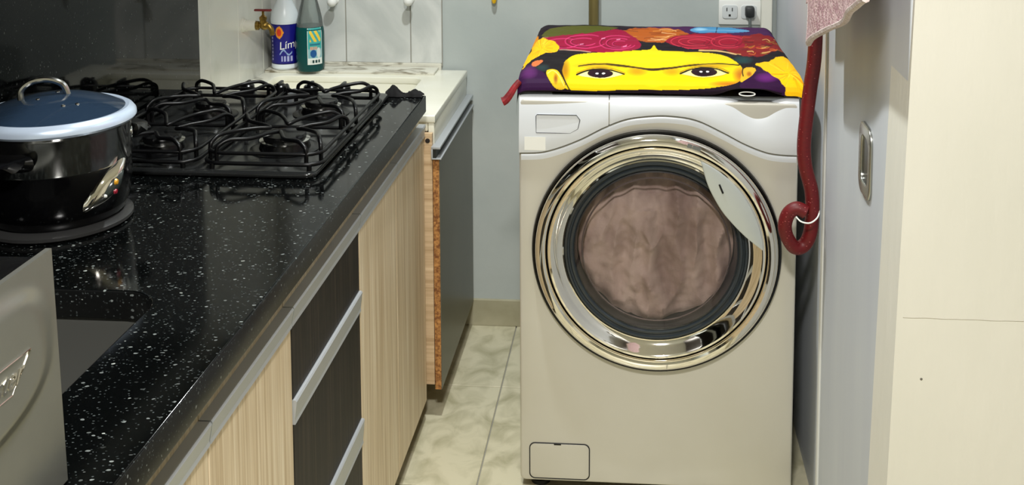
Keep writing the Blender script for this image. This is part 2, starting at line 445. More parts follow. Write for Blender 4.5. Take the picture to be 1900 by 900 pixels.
sk = thing('kitchen_sink', 'grey steel undermounted sink bowl cut into the black worktop', 'sink', (-.83, 1.27, .66))
def bowl(rects, closed_bottom=True):
    v, f = [], []; k = None
    for (x0, x1, y0, y1, r, z) in rects:
        o = rrect(x0, x1, y0, y1, r, 8); k = len(o); v += [(p[0], p[1], z) for p in o]
    for j in range(len(rects) - 1):
        for i in range(k): f.append((j * k + i, j * k + (i + 1) % k, (j + 1) * k + (i + 1) % k, (j + 1) * k + i))
    f.append([(len(rects) - 1) * k + i for i in range(k)])
    return frompy(v, f)
link('basin', bowl([(-1.02, -.637, 1.08, 1.457, .06, .8105), (-1.006, -.651, 1.094, 1.443, .057, .8105), (-1.004, -.653, 1.098, 1.440, .055, .80),
                    (-.998, -.659, 1.104, 1.434, .055, .70), (-.985, -.672, 1.117, 1.421, .05, .682), (-.95, -.71, 1.15, 1.39, .04, .676)]), M_sinksteel, sk, angle=50)
link('drain', lathe([(0, .003), (.018, .003), (.02, .005), (.04, .005), (.043, .001)], (-.83, 1.27, .676), 'z', 24), M_chrome2, sk)

# base units -------------------------------------------------------
FX = -.530                              # face of the fronts
def carcass(t, y0, y1, m):
    for a, b in ((y0 + .001, y0 + .017), (y1 - .017, y1 - .001)):
        top = CZ - CT - .001 if (b < 1.07 or a > 1.47) else .664      # lowered beside the sink bowl
        link('side_panel', box(-1.08, FX - .020, a, b, .09, top), m, t, False)
    link('bottom_panel', box(-1.08, FX - .020, y0 + .017, y1 - .017, .09, .106), m, t, False)
    link('back_panel', box(-1.085, -1.08, y0 + .001, y1 - .001, .09, CZ - CT - .001), m, t, False)
    link('top_rail', box(FX - .030, FX - .012, y0 + .0005, y1 - .0005, .764, CZ - CT - .001), M_railwood, t, False)
    link('kickboard', box(-.60, -.585, y0 + .001, y1 - .001, 0, .088), M_kick, t, False)
M_railwood = wood('beige_rail', (186, 172, 140), (204, 190, 158), (218, 204, 172), .5)
def alu_profile(y0, y1, z0, z1, parent):
    """grip profile: lit upper lip, slanted face, small lower return"""
    bm = bmesh.new()
    prof = [(FX - .016, z1), (FX + .004, z1), (FX + .006, z1 - .003), (FX + .002, z0 + .006), (FX + .003, z0), (FX - .016, z0)]
    a = [bm.verts.new((p[0], y0, p[1])) for p in prof]; b = [bm.verts.new((p[0], y1, p[1])) for p in prof]
    for i in range(len(prof)):
        j = (i + 1) % len(prof); bm.faces.new((a[i], a[j], b[j], b[i]))
    bm.faces.new(a[::-1]); bm.faces.new(b); bmesh.ops.recalc_face_normals(bm, faces=bm.faces)
    return link('grip_profile', frombm(bm), M_alu, parent, False)
def pale_unit(y0, y1, label, doors):
    t = thing('base_cabinet', label, 'cabinet', ((-.8), (y0 + y1) / 2, 0))
    carcass(t, y0, y1, M_pale)
    n = doors; w = (y1 - y0) / n
    for k in range(n):
        d = link('door', box(FX - .018, FX, y0 + k * w + .001, y0 + (k + 1) * w - .001, .055, .7345, bev=.001, seg=1), M_pale, t, False)
        alu_profile(y0 + k * w + .001, y0 + (k + 1) * w - .001, .735, .766, d)
    return t
pale_unit(.45, 1.2665, 'pale striped cabinet nearest the camera, lower left corner', 1)
pale_unit(1.2675, 1.591, 'pale striped cabinet door between the toaster end and the dark drawers', 1)
pale_unit(2.0, 2.632, 'wide pale striped two-door cabinet at the far end below the hob', 2)
t = thing('drawer_unit', 'dark wenge three-drawer unit between the pale cabinet doors', 'cabinet', (-.8, 1.795, 0))
carcass(t, 1.592, 1.999, M_pale)
for (z0, z1, g0, g1) in ((.617, .7345, .735, .766), (.362, .576, .5765, .616), (.055, .311, .3115, .361)):
    d = link('drawer', box(FX - .018, FX, 1.593, 1.998, z0, z1, bev=.001, seg=1), M_wenge, t, False)
    alu_profile(1.593, 1.998, g0, g1, d)

for (y0, y1, lab) in ((.40, 1.18, 'dark wall cabinet nearest the room above the worktop'), (1.185, 1.965, 'dark wall cabinet above the kitchen sink and drawers'), (1.97, 2.75, 'dark wall cabinet above the gas hob')):
    wc = thing('wall_cabinet', lab, 'cabinet', (-.93, (y0 + y1) / 2, 1.56))
    link('body', box(-1.082, -.772, y0, y1, 1.56, 2.30), M_wenge, wc, False)
    for k in (0, 1):
        ya = y0 + k * (y1 - y0) / 2
        dd = link('door', box(-.7715, -.755, ya + .002, ya + (y1 - y0) / 2 - .002, 1.555, 2.298, bev=.001), M_wenge, wc, False)
        link('handle', box(-.7545, -.742, ya + .03, ya + (y1 - y0) / 2 - .03, 1.556, 1.572, bev=.002), M_alu, dd)

# ------------------------------------------------------------------ gas hob
hob = thing('gas_hob', 'black four-burner gas hob set in the granite worktop', 'hob', (-.83, 2.18, CZ))
M_hobtop = mat('hob_black_enamel', (28, 29, 29), .16)
link('base_plate', plate([rrect(-1.065, -.592, 1.93, 2.548, .02, 5)], .010, FLAT(CZ + .006), .004, 2), M_hobtop, hob)
HZ = CZ + .011
burners = [(-.697, 2.085, .046), (-.702, 2.352, .040), (-.935, 2.060, .040), (-.940, 2.320, .036)]
for (x, y, r) in burners:
    b = link('burner', lathe([(0, 0), (r + .022, 0), (r + .022, .002), (r + .012, .004), (r + .004, .004), (r, .016), (r - .008, .020), (0, .020)], (x, y, HZ), 'z', 36), M_black, hob)
    link('flame_ring', lathe([(r - .004, .0195), (r + .002, .0165), (r + .003, .020), (r - .006, .0225)], (x, y, HZ), 'z', 36), M_chrome2, b)
    link('burner_cap', lathe([(0, .034), (r * .5, .033), (r * .86, .031), (r * .92, .027), (r * .9, .0222), (0, .0222)], (x, y, HZ), 'z', 36), M_black, b)
for x in (-.925, -.846, -.772, -.694):
    k = link('knob', lathe([(0, .026), (.014, .026), (.0165, .023), (.018, .004), (.021, .0005), (0, .0005)], (x, 2.505, HZ), 'z', 28), M_black, hob)
    link('knob_grip', box(x - .004, x + .004, 2.487, 2.523, HZ + .024, HZ + .033, bev=.002), M_black, k)
RW = .0041
for (x0, x1) in ((-.812, -.588), (-1.052, -.828)):
    bm = bmesh.new(); zl, zu = HZ + .010, HZ + .046
    y0, y1 = 1.952, 2.455; ym = (y0 + y1) / 2
    tube([(p[0], p[1], zl) for p in rrect(x0, x1, y0, y1, .03, 5)], RW, 8, closed=True, smooth=False, bm=bm)
    tube([(p[0], p[1], zl + .018) for p in rrect(x0 + .004, x1 - .001, y0 + .004, y1 - .004, .035, 5)], RW * .9, 8, closed=True, smooth=False, bm=bm)
    tube([(x0, ym, zl), (x1, ym, zl)], RW * .9, smooth=False, bm=bm)
    for (xx, yy) in ((x0 + .02, y0 + .0), (x1 - .02, y0), (x0 + .02, y1), (x1 - .02, y1), (x0, ym), (x1, ym)):
        tube([(xx, yy, HZ + .0005), (xx, yy, zl)], RW * 1.2, smooth=False, bm=bm)
    mine = [b for b in burners if x0 < b[0] < x1]
    for bi, (bx, by, br) in enumerate(mine):
        ya, yb = (y0, ym - .004) if by < ym else (ym + .004, y1)
        A, B, C, D = (x0 + .006, ya + .006), (x1 - .006, ya + .006), (x1 - .006, yb - .006), (x0 + .006, yb - .006)
        for (P, Q) in ((A, B), (B, C), (C, D), (D, A)):
            mx_, my_ = (P[0] + Q[0]) / 2, (P[1] + Q[1]) / 2
            dx, dy = bx - mx_, by - my_; d = math.hypot(dx, dy); ap = (bx - dx / d * .028, by - dy / d * .028)
            def lerp(a, b, k): return (a[0] + (b[0] - a[0]) * k, a[1] + (b[1] - a[1]) * k)
            p1 = lerp(P, Q, .10); q1 = lerp(Q, P, .10)
            p2 = lerp(lerp(P, Q, .26), ap, .34); q2 = lerp(lerp(Q, P, .26), ap, .34)
            p3 = lerp(p2, ap, .62); q3 = lerp(q2, ap, .62)
            pts = [(*p1, zl), (*p1, zl + .024), (*lerp(p1, p2, .12), zu - .003), (*lerp(p1, p2, .4), zu + .003), (*p2, zu), (*p3, zu - .001), (*ap, zu - .004),
                   (*q3, zu - .001), (*q2, zu), (*lerp(q1, q2, .4), zu + .003), (*lerp(q1, q2, .12), zu - .003), (*q1, zl + .024), (*q1, zl)]
            tube(pts, RW, 8, 5, bm=bm)
    bmesh.ops.recalc_face_normals(bm, faces=bm.faces)
    link('grate', frombm(bm), M_blackmatte, hob, angle=60)

# ------------------------------------------------------------------ rice cooker
RX, RY = -.951, 1.70
ck = thing('rice_cooker', 'black electric rice cooker with stainless band and glass lid', 'cooker', (RX, RY, CZ))
P = (RX, RY, CZ)
link('body', lathe([(0, .012), (.096, .012), (.104, .02), (.112, .045), (.1155, .075), (.1155, .104)], P, 'z', 64), mat('cooker_black', (5, 5, 6), .13), ck)
link('steel_band', lathe([(.1155, .104), (.1165, .106), (.1165, .160), (.118, .164), (.119, .168), (.112, .170)], P, 'z', 64), mat('band_steel', (200, 200, 196), .12, 1.0), ck)
link('base_ring', lathe([(0, .0005), (.110, .0005), (.115, .004), (.115, .009), (.106, .014), (.09, .014)], P, 'z', 64), mat('base_grey', (44, 44, 44), .3), ck)
lid = link('glass_lid', lathe([(0, .212), (.03, .210), (.06, .204), (.085, .196), (.105, .187), (.114, .181)], P, 'z', 64), M_lidglass, ck)
link('lid_rim', lathe([(.108, .1855), (.114, .1865), (.1205, .183), (.1250, .177), (.1255, .171), (.1225, .167), (.112, .169)], P, 'z', 64), mat('lid_rim_steel', (205, 220, 240), .25, .45), lid)
link('lid_handle', tube([(RX - .043, RY - .022, CZ + .206), (RX - .042, RY - .021, CZ + .222), (RX - .028, RY - .014, CZ + .234), (RX - .006, RY - .004, CZ + .236), (RX + .014, RY + .004, CZ + .226), (RX + .021, RY + .007, CZ + .205)], .0050, 10), M_chrome2, lid)
for (dx, dy) in ((.040, -.045), (.055, -.030), (-.01, -.03), (.0, .012)):
    link('vent_rivet', lathe([(0, .004), (.003, .003), (.004, 0)], (RX + dx, RY + dy, CZ + .2095 - 2.1 * (dx * dx + dy * dy)), 'z', 14), M_chrome2, lid)
for (hx, hy, name) in ((-.022, -.112, 'side_handle'), (.070, .120, 'side_handle')):
    d = Vector((hx, hy, 0)).normalized(); pr = Vector((-d.y, d.x, 0)); c = Vector(P) + Vector((0, 0, .136)) + d * .108
    w = grid(16, 8, lambda u, v: c + pr * (u - .5) * .10 * (1 - .25 * v ** 2) + d * (v * .045 * math.sqrt(max(0, 1 - (2 * u - 1) ** 4)) + .002) + Vector((0, 0, -.010 * v)))
    h_ = link(name, solidify(w, .009), M_black, ck)
pv = Vector(P) + Vector((.106, .045, .138))
link('handle_pivot', tube([pv + Vector((.0085 * math.cos(a) * .5, -.0085 * math.cos(a) * .86, .0085 * math.sin(a))) for a in [2 * PI * k / 20 for k in range(20)]], .0018, 8, closed=True, smooth=False), M_chrome2, ck)
# leaf-shaped chrome control on the right shoulder
d = Vector((.86, -.50, 0)).normalized(); pr = Vector((.50, .86, 0)).normalized()
up = Vector((0, 0, 1)); org = Vector(P) + d * .101 + up * .074 + pr * .014
def leaf(u, v, k=1.0, off=0.0):
    a = 2 * PI * u; r = v
    q = max(0.0, math.cos(a - .95)) ** 6 * .016; q2 = max(0.0, math.cos(a - 3.9)) ** 6 * .014
    px_ = math.cos(a) * .027 + .015 * math.sin(a) + math.cos(.95) * q + math.cos(3.9) * q2
    pz_ = math.sin(a) * .029 + math.sin(.95) * q + math.sin(3.9) * q2
    return org + pr * (px_ * r * k) + up * (pz_ * r * k) + d * (.014 * (1 - r ** 3) + off) + d * .010
panel = link('control_panel', grid(40, 10, lambda u, v: leaf(u, v)), M_chrome, ck)
link('control_inset', grid(40, 6, lambda u, v: leaf(u, v, .66, .0045) + pr * .006), mat('inset_dark', (44, 50, 48), .2), panel)
for (a, b, r, c, nm) in ((.008, .008, .0055, (210, 150, 30), 'indicator_window'), (.006, -.007, .005, (140, 18, 40), 'indicator_window'), (-.012, -.010, .003, (220, 220, 215), 'indicator_window')):
    cc = org + pr * a + up * b + d * .0265
    link(nm, lathe([(0, .004), (r * .7, .003), (r, 0)], cc, 'x', 16), mat('indicator', c, .25), panel)

# ------------------------------------------------------------------ toaster in the corner
TX = -.558
ts = thing('toaster', 'brushed steel toaster with embossed panel, lower left corner', 'toaster', (-.64, .80, CZ))
body = boxes([(-.735, TX - .006, .64, .988, CZ + .012, 1.082)], bev=.010)
link('housing', body, M_black, ts)
def bulge(y, z):
    # raised rounded field around the badge
    dy = (y - .80) / .172; dz = (z - 1.02) / .064
    k = (abs(dy) ** 3 + abs(dz) ** 3) ** (1 / 3.0)
    s = min(1, max(0, (1.12 - k) / .24)); s = s * s * (3 - 2 * s); s *= min(1, max(0, (1.088 - z) / .02))
    return s * .007
def tside(u, v):
    y = .64 + u * (.992 - .64); z = CZ + .006 + v * (1.094 - CZ - .006)
    lean = .004 * (1 - v) * 0
    return (TX + bulge(y, z) * .9 - .006 + .006 * (1 - v), y, z)
sp_ = link('side_panel', solidify(grid(90, 60, tside), .006), M_steeltoast, ts)
# badge: script name in a slanted outlined frame
def onside(y, z): return (TX + .0015 + .0012, y, z)
badge = [(.78, 1.000), (.902, .994), (.934, 1.022), (.812, 1.0265)]
link('badge_frame', tube([onside(*p) for p in badge], .0007, 6, closed=True, smooth=False), M_chrome, sp_)
link('badge_lettering', textmesh('Oster', .028, .0015, MX((0, .985, -.0), (0, .30, .95), (1, 0, 0), (TX + .0028, .850, 1.0005)), .25), M_chrome, sp_)
link('top_plate', plate([rrect(-.728, TX - .008, .652, .984, .012, 4), rrect(-.70, -.672, .69, .93, .008, 4), rrect(-.635, -.607, .69, .93, .008, 4)], .006, FLAT(1.085), .001), M_black, ts)
link('lever', tube([(-.600, .985, 1.062), (-.602, 1.004, 1.068), (-.625, 1.010, 1.070), (-.655, 1.004, 1.066)], .004, 8), M_chrome2, ts)
link('crumb_rack', tube([(-.74, .66, 1.096), (-.60, .75, 1.097), (-.60, .90, 1.097), (-.645, .95, 1.100), (-.74, .93, 1.104)], .003, 8, closed=True), M_chrome2, ts)
for (x, y) in ((-.72, .66), (-.58, .66), (-.72, .97), (-.58, .97)):
    link('foot', lathe([(0, .0005), (.009, .0005), (.008, .014), (0, .014)], (x, y, CZ), 'z', 14), M_groove, ts)

# ------------------------------------------------------------------ crumpled black rag on the worktop end
def rag(u, v):
    x = -.607 + u * .092; y = 2.548 + v * .026
    env = math.sin(PI * min(1, max(0, v))) ** .6
    ridge = .019 * math.exp(-((u - .22) / .17) ** 2) + .011 * math.exp(-((u - .78) / .16) ** 2) + .004 + .005 * abs(nz(u * 9, v * 5, 8))
    z = CZ + .0015 + env * ridge * (1 + .4 * nz(u * 6, v * 4, 1))
    return (x + .004 * nz(u * 5, v * 5, 3), y + .004 * nz(u * 7, v * 3, 5), z)
tag(link('cleaning_rag', solidify(grid(40, 14, rag), .0012), mat('black_cloth', (10, 10, 11), .9)), 'crumpled black rag at the far end of the granite worktop', 'rag')

# ------------------------------------------------------------------ laundry sink
SZ = .782
ls = thing('laundry_sink', 'cream ceramic laundry sink beyond the end of the worktop', 'sink', (-.80, 2.92, SZ - .09))
link('rim_slab', plate([[(-1.095, 2.655), (-.506, 2.655), (-.506, 3.166), (-1.095, 3.166)], rrect(-1.04, -.618, 2.72, 3.06, .03, 6)], .020, FLAT(SZ - .010), .004, 2), M_ceramic, ls, angle=30)
link('apron', box(-.524, -.508, 2.658, 3.165, SZ - .075, SZ - .018, bev=.003), M_ceramic, ls)
link('apron', box(-1.09, -.5245, 2.657, 2.672, SZ - .042, SZ - .018, bev=.003), M_ceramic, ls)
link('basin', bowl([(-1.05, -.608, 2.71, 3.07, .03, SZ - .0195), (-1.042, -.616, 2.718, 3.062, .03, SZ - .0195), (-1.035, -.625, 2.727, 3.053, .035, SZ - .10), (-1.02, -.64, 2.742, 3.038, .04, SZ - .15), (-.98, -.68, 2.78, 3.0, .04, SZ - .16)]), M_ceramic, ls, angle=50)
link('back_ledge', box(-1.09, -.590, 3.092, 3.166, SZ - .001, SZ + .008, bev=.003), M_mold, ls)
lc = thing('laundry_cabinet', 'dark grey door cabinet with raw chipboard edge under the laundry sink', 'cabinet', (-.8, 2.9, 0))
link('side_panel', box(-1.08, -.511, 2.640, 2.655, .092, .7395), M_sidewood, lc, False)
link('side_panel', box(-1.08, -.511, 3.15, 3.165, .092, .70), M_sidewood, lc, False)
link('bottom_panel', box(-1.08, -.511, 2.656, 3.149, .092, .107), M_sidewood, lc, False)
link('kickboard', box(-.66, -.645, 2.640, 3.168, 0, .0915), M_dark_recess, lc, False)
link('screw_hole', lathe([(0, .0012), (.006, .0012), (.006, 0)], (-.522, 2.640, .722), '-y', 14), M_dark_recess, lc)
dr = link('door', boxes([(-.5095, -.494, 2.6405, 3.168, .079, .676)]), M_chip, lc, False)
tag(dr, 'dark grey laminate door with a bare chipboard edge')
link('laminate_face', box(-.4945, -.4925, 2.6415, 3.168, .079, .676), M_greydoor, dr, False)
gp = link('grip_profile', boxes([(-.512, -.489, 2.632, 3.168, .703, .709), (-.5125, -.508, 2.632, 3.168, .679, .703), (-.512, -.487, 2.632, 3.168, .6765, .680)], bev=.0008), M_alu, dr)
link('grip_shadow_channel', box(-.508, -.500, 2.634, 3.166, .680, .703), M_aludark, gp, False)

# ------------------------------------------------------------------ bottles on the ledge
LZ = SZ + .0085
bt = thing('bleach_bottle', 'white bleach bottle with a navy blue label, left of the two', 'bottle', (-1.037, 3.127, LZ))
B = (-1.037, 3.127, LZ)
link('body', lathe([(0, .0), (.036, .0), (.0405, .005), (.0405, .014), (.0395, .017), (.0395, .134), (.0405, .138), (.0405, .148), (.037, .166), (.028, .188), (.019, .206), (.0165, .215), (.0165, .235), (0, .235)], B, 'z', 48), mat('milky_plastic', (222, 230, 234), .3), bt)
link('cap', lathe([(0, .262), (.019, .262), (.020, .258), (.020, .232), (.017, .230)], B, 'z', 32), mat('blue_cap', (20, 30, 130), .35), bt)
def paint(me, colfn):
    ca = me.color_attributes.new('print', 'FLOAT_COLOR', 'POINT')
    co = np.empty(len(me.vertices) * 3, dtype=np.float32); me.vertices.foreach_get('co', co); co = co.reshape(-1, 3)
    c = np.ones((len(co), 4), dtype=np.float32); c[:, :3] = colfn(co)
    ca.data.foreach_set('color', c.ravel())
def tolin(a):
    a = np.asarray(a, dtype=np.float32) / 255; return np.where(a <= .04045, a / 12.92, ((a + .055) / 1.055) ** 2.4)
def label_bleach(co):
    x = (co[:, 0] - B[0]) / .0405; z = (co[:, 2] - LZ - .017) / .117
    c = np.tile(tolin((22, 20, 118)), (len(co), 1))
    e = ((x + .12) / .30) ** 2 + ((z - .80) / .16) ** 2
    star = np.abs(x + .10) + np.abs(z - .80) * 2.0 < .34
    c[star | (e < .85)] = tolin((236, 150, 30))
    c[(e < .35)] = tolin((220, 60, 30))
    w = (np.abs(x + .70) < .06) & (z > .06) & (z < .72) & (np.sin(z * 70) > -.3); c[w] = tolin((190, 190, 225))
    w = (z > .07) & (z < .20) & (x > .0) & (x < .75) & (np.sin(x * 30) > -.2); c[w] = tolin((170, 175, 215))
    w = (np.abs(z - .30 - .06 * np.sin(x * 9)) < .022) & (x > -.1) & (x < .7); c[w] = tolin((150, 175, 210))
    c[(z < .02) | (z > .985)] = tolin((14, 14, 80))
    return c
lb = lathe([(.0400, (.017 + .117 * i / 60)) for i in range(61)], B, 'z', 200); paint(lb, label_bleach)
lbl = link('label', lb, M_label, bt)
def wrap_text(s, size, R, c, ang0, z, shear=0.0, rot=0.0):
    me = textmesh(s, size, .0004, Matrix.Identity(4), shear)
    cr, sr = math.cos(rot), math.sin(rot)
    for v in me.vertices:
        x, y, h = v.co; x, y = x * cr - y * sr, x * sr + y * cr; a = ang0 + x / R
        v.co = ((c[0] + (R + h + .0004) * math.cos(a)), (c[1] + (R + h + .0004) * math.sin(a)), z + y)
    return me
link('lettering', wrap_text('Límpido', .032, .0402, B, -PI / 2 - .12, LZ + .060, .2, .16), M_sticker, lbl, False)

gb = thing('cleaner_bottle', 'clear bottle of teal green cleaner with a curved label, right of the bleach', 'bottle', (-.956, 3.106, LZ))
G = (-.956, 3.106, LZ)
link('liquid', lathe([(0, .0), (.036, .0), (.0402, .006), (.0408, .04), (.0408, .112), (.0395, .122), (.0370, .131), (0, .1315)], G, 'z', 48), M_green, gb)
link('body', lathe([(.0380, .129), (.0372, .133), (.0355, .150), (.030, .176), (.022, .207), (.016, .235), (.0135, .262), (.0135, .275)], G, 'z', 48), M_clear, gb)
link('cap', lathe([(0, .305), (.015, .305), (.016, .300), (.016, .268), (0, .268)], G, 'z', 32), mat('white_cap', (225, 228, 228), .4), gb)
def label_green(co):
    a = np.arctan2(co[:, 1] - G[1], co[:, 0] - G[0]); u = (a + .92) / .56; z = (co[:, 2] - LZ - .022) / .106
    c = np.tile(tolin((60, 165, 160)), (len(co), 1))
    c[z < .42] = tolin((130, 178, 185))
    c[(z > .63) & (z < .93) & (np.abs(u - .05 * np.sin(z * 20)) < .72) & (np.sin(u * 9 + z * 22) > -.1)] = tolin((232, 196, 60))
    c[(np.abs(z - .55) < .03) & (np.abs(u) < .7)] = tolin((30, 110, 130))
    c[(np.abs(z - .45) < .04) & (np.abs(u + .2) < .45) & (np.sin(u * 30) > -.3)] = tolin((225, 150, 120))
    c[(u + .25) ** 2 / .16 + (z - .30) ** 2 / .012 < 1] = tolin((22, 80, 140))
    c[(u - .45) ** 2 / .08 + (z - .32) ** 2 / .02 < 1] = tolin((205, 212, 208))
    c[(z < .17) | (np.abs(u) > .93)] = tolin((222, 228, 222))
    c[(z > .045) & (z < .13) & (np.abs(u) < .6) & (np.sin(u * 16) > -.5)] = tolin((24, 60, 60))
    return c
gl_ = lathe([(.0411 - .0032 * max(0, (i - 47) / 13) ** 2, .022 + .106 * i / 60) for i in range(61)], G, 'z', 70, a0=-1.48, a1=-.36); paint(gl_, label_green)
link('label', gl_, M_label, gb)

# ------------------------------------------------------------------ tap on the left wall
tp = thing('wall_tap', 'brass garden tap with a red T handle on the left wall', 'tap', (-1.092, 2.935, .950))
T0 = Vector((-1.092, 2.935, .950))
link('pipe_stub', lathe([(0, .0), (.019, .0), (.019, .005), (.0165, .006), (.0165, .012), (.0145, .013), (.0145, .038), (0, .038)], T0, 'x', 28), M_pvc, tp)
vb = link('valve_body', lathe([(0, .036), (.0125, .036), (.0125, .046), (.0085, .048), (.0085, .052), (.0118, .056), (.0125, .062), (.011, .069), (.007, .073), (0, .074)], T0, 'x', 24), M_brass, tp)
link('spout', tube([T0 + Vector(p) for p in ((.060, 0, .002), (.072, -.001, -.001), (.081, -.002, -.010), (.084, -.002, -.026))], .0078, 12, rfun=lambda k: 1.1 - .25 * k), M_brass, tp)
link('bonnet', lathe([(0, .0), (.009, .0), (.009, .010), (.0105, .011), (.0105, .018), (.007, .020), (.0035, .024), (.0035, .037), (0, .037)], T0 + Vector((.058, 0, .006)), 'z', 20), M_brass, tp)
link('handle', boxes([tuple(T0[i // 2] + q for i, q in enumerate((.034, .082, -.005, .005, .040, .046)))], bev=.002), M_redmetal, tp)

# ------------------------------------------------------------------ wall pegs, pole, hanging handle, socket
for (x, z, lab) in ((-.898, .985, 'white round peg above the green bottle, left of two'), (-.672, .990, 'white round peg alone on the tiles, right of two')):
    g_ = thing('wall_peg', lab, 'peg', (x, BY - .009, z))
    link('stem', lathe([(0, .0005), (.012, .0005), (.011, .004), (.0065, .008), (.006, .030), (0, .030)], (x, BY - .009, z), '-y', 20), M_white, g_)
    link('ball', lathe([(.0145 * math.sin(a), .036 - .0145 * math.cos(a)) for a in [PI * k / 10 for k in range(11)]], (x, BY - .009, z), '-y', 20), M_white, g_)
pole = lathe([(0, .0), (.0145, .0), (.0145, 1.5), (0, 1.51)], (-.1335, BY - .030, .001), 'z', 20)
tag(link('wooden_pole', pole, noisy(mat('olive_wood', (104, 92, 48), .5), (88, 76, 36), (120, 108, 62), (30, 30, 3), 1)), 'olive brown wooden pole upright against the back wall', 'pole')
hh = thing('hanging_handle', 'yellow tapered handle tip hanging on the back wall, top centre', 'handle', (-.424, BY - .022, .982))
link('grip', lathe([(0, .0), (.004, .001), (.0065, .006), (.008, .016), (.0095, .05), (.0095, .16), (0, .165)], (-.424, BY - .022, .982), 'z', 20), mat('yellow_plastic', (226, 180, 20), .35), hh)
link('hook', tube([(-.424, BY + .001, 1.165), (-.424, BY - .022, 1.165), (-.424, BY - .024, 1.145)], .003), M_steel, hh)

so = thing('power_socket', 'white double socket plate on the back wall behind the washing machine', 'socket', (.286, BY, .93))
link('face_plate', box(.226, .346, BY - .007, BY + .0005, .926, .998, bev=.003), M_white, so)
for xx in (.258, .312):
    oc = link('outlet', plate([rrect(xx - .022, xx + .022, .944, .984, .008, 4)], .004, FRONT(BY - .0075), .001), mat('outlet_white', (206, 210, 210), .35), so)
    link('slot', boxes([(xx - .010, xx - .0075, BY - .0102, BY - .0092, .966, .976), (xx + .0055, xx + .008, BY - .0102, BY - .0092, .966, .976), (xx - .0035, xx + .0025, BY - .0102, BY - .0092, .951, .957)]), M_groove, oc, False)
pg = thing('power_plug', 'dark plug and flex in the right half of the socket', 'plug', (.312, BY - .03, .94))
link('plug_body', boxes([(.300, .326, BY - .040, BY - .0105, .952, .984)], bev=.006), mat('dark_grey_plug', (38, 42, 42), .45), pg)
link('flex', tube([(.313, BY - .030, .955), (.313, BY - .036, .925), (.315, BY - .040, .85), (.310, BY - .05, .60), (.30, BY - .06, .40)], .0042), mat('grey_flex', (92, 98, 96), .5), pg)

# ================================================================== WASHING MACHINE
WX0, WX1, WY, WZ0, WZ1 = -.262, .342, 2.352, .028, .916
CXw, CZw = .038, .571
wm = thing('washing_machine', 'silver front-loading washing machine filling the alcove', 'washing machine', (.04, 2.64, 0))
circ = lambda r, n=96: [(CXw + r * math.cos(2 * PI * i / n), CZw + r * math.sin(2 * PI * i / n)) for i in range(n)]
ztop = .780
link('front_panel', plate([rrect(WX0, WX1, WZ0, .905, .012, 4), circ(.262)], .020, FRONT(WY + .010), .005, 3), M_silver, wm, angle=30)
link('side_wall', boxes([(WX0 + .001, WX0 + .006, WY + .016, 2.96, WZ0, .905)]), M_silver, wm, False)
link('side_wall', boxes([(WX1 - .006, WX1 - .001, WY + .016, 2.96, WZ0, .905)]), M_silver, wm, False)
link('back_wall', boxes([(WX0 + .006, WX1 - .006, 2.955, 2.96, WZ0, .905)]), M_silver, wm, False)
link('base_tray', boxes([(WX0 + .006, WX1 - .006, WY + .022, 2.955, WZ0, .034)]), mat('dark_maroon_base', (50, 16, 14), .6), wm, False)
link('top_lid', boxes([(WX0, WX1, WY + .014, 2.96, .9055, .9175)], bev=.004), mat('top_grey', (120, 124, 126), .4), wm)
for (x, y) in ((-.22, 2.40), (.30, 2.40), (-.22, 2.92), (.30, 2.92)):
    link('foot', lathe([(0, .0005), (.022, .0005), (.022, .010), (.010, .012), (.010, .028), (0, .028)], (x, y, 0), 'z', 20), M_groove, wm)
# fascia: lower edge follows the wave over the door, top edge dips at the right
seam = [(WX0, .785), (-.213, .788), (-.171, .800), (-.124, .820), (-.077, .845), (-.031, .864), (.016, .872), (.063, .874), (.121, .866), (.179, .840), (.225, .816), (.272, .798), (.306, .793), (WX1, .792)]
tops = [(WX0, .913), (.10, .915), (.166, .914), (.200, .910), (.228, .899), (.248, .894), (.270, .898), (.292, .908), (.315, .914), (WX1, .914)]
def interp(tab, x):
    xs = [p[0] for p in tab]; ys = [p[1] for p in tab]
    i = max(0, min(len(xs) - 2, int(np.searchsorted(xs, x)) - 1))
    def tan(j):
        if j == 0: return (ys[1] - ys[0]) / (xs[1] - xs[0])
        if j == len(xs) - 1: return (ys[-1] - ys[-2]) / (xs[-1] - xs[-2])
        return (ys[j + 1] - ys[j - 1]) / (xs[j + 1] - xs[j - 1])
    h = xs[i + 1] - xs[i]; t = (x - xs[i]) / h; t2, t3 = t * t, t ** 3
    return ys[i] * (2 * t3 - 3 * t2 + 1) + tan(i) * h * (t3 - 2 * t2 + t) + ys[i + 1] * (-2 * t3 + 3 * t2) + tan(i + 1) * h * (t3 - t2)
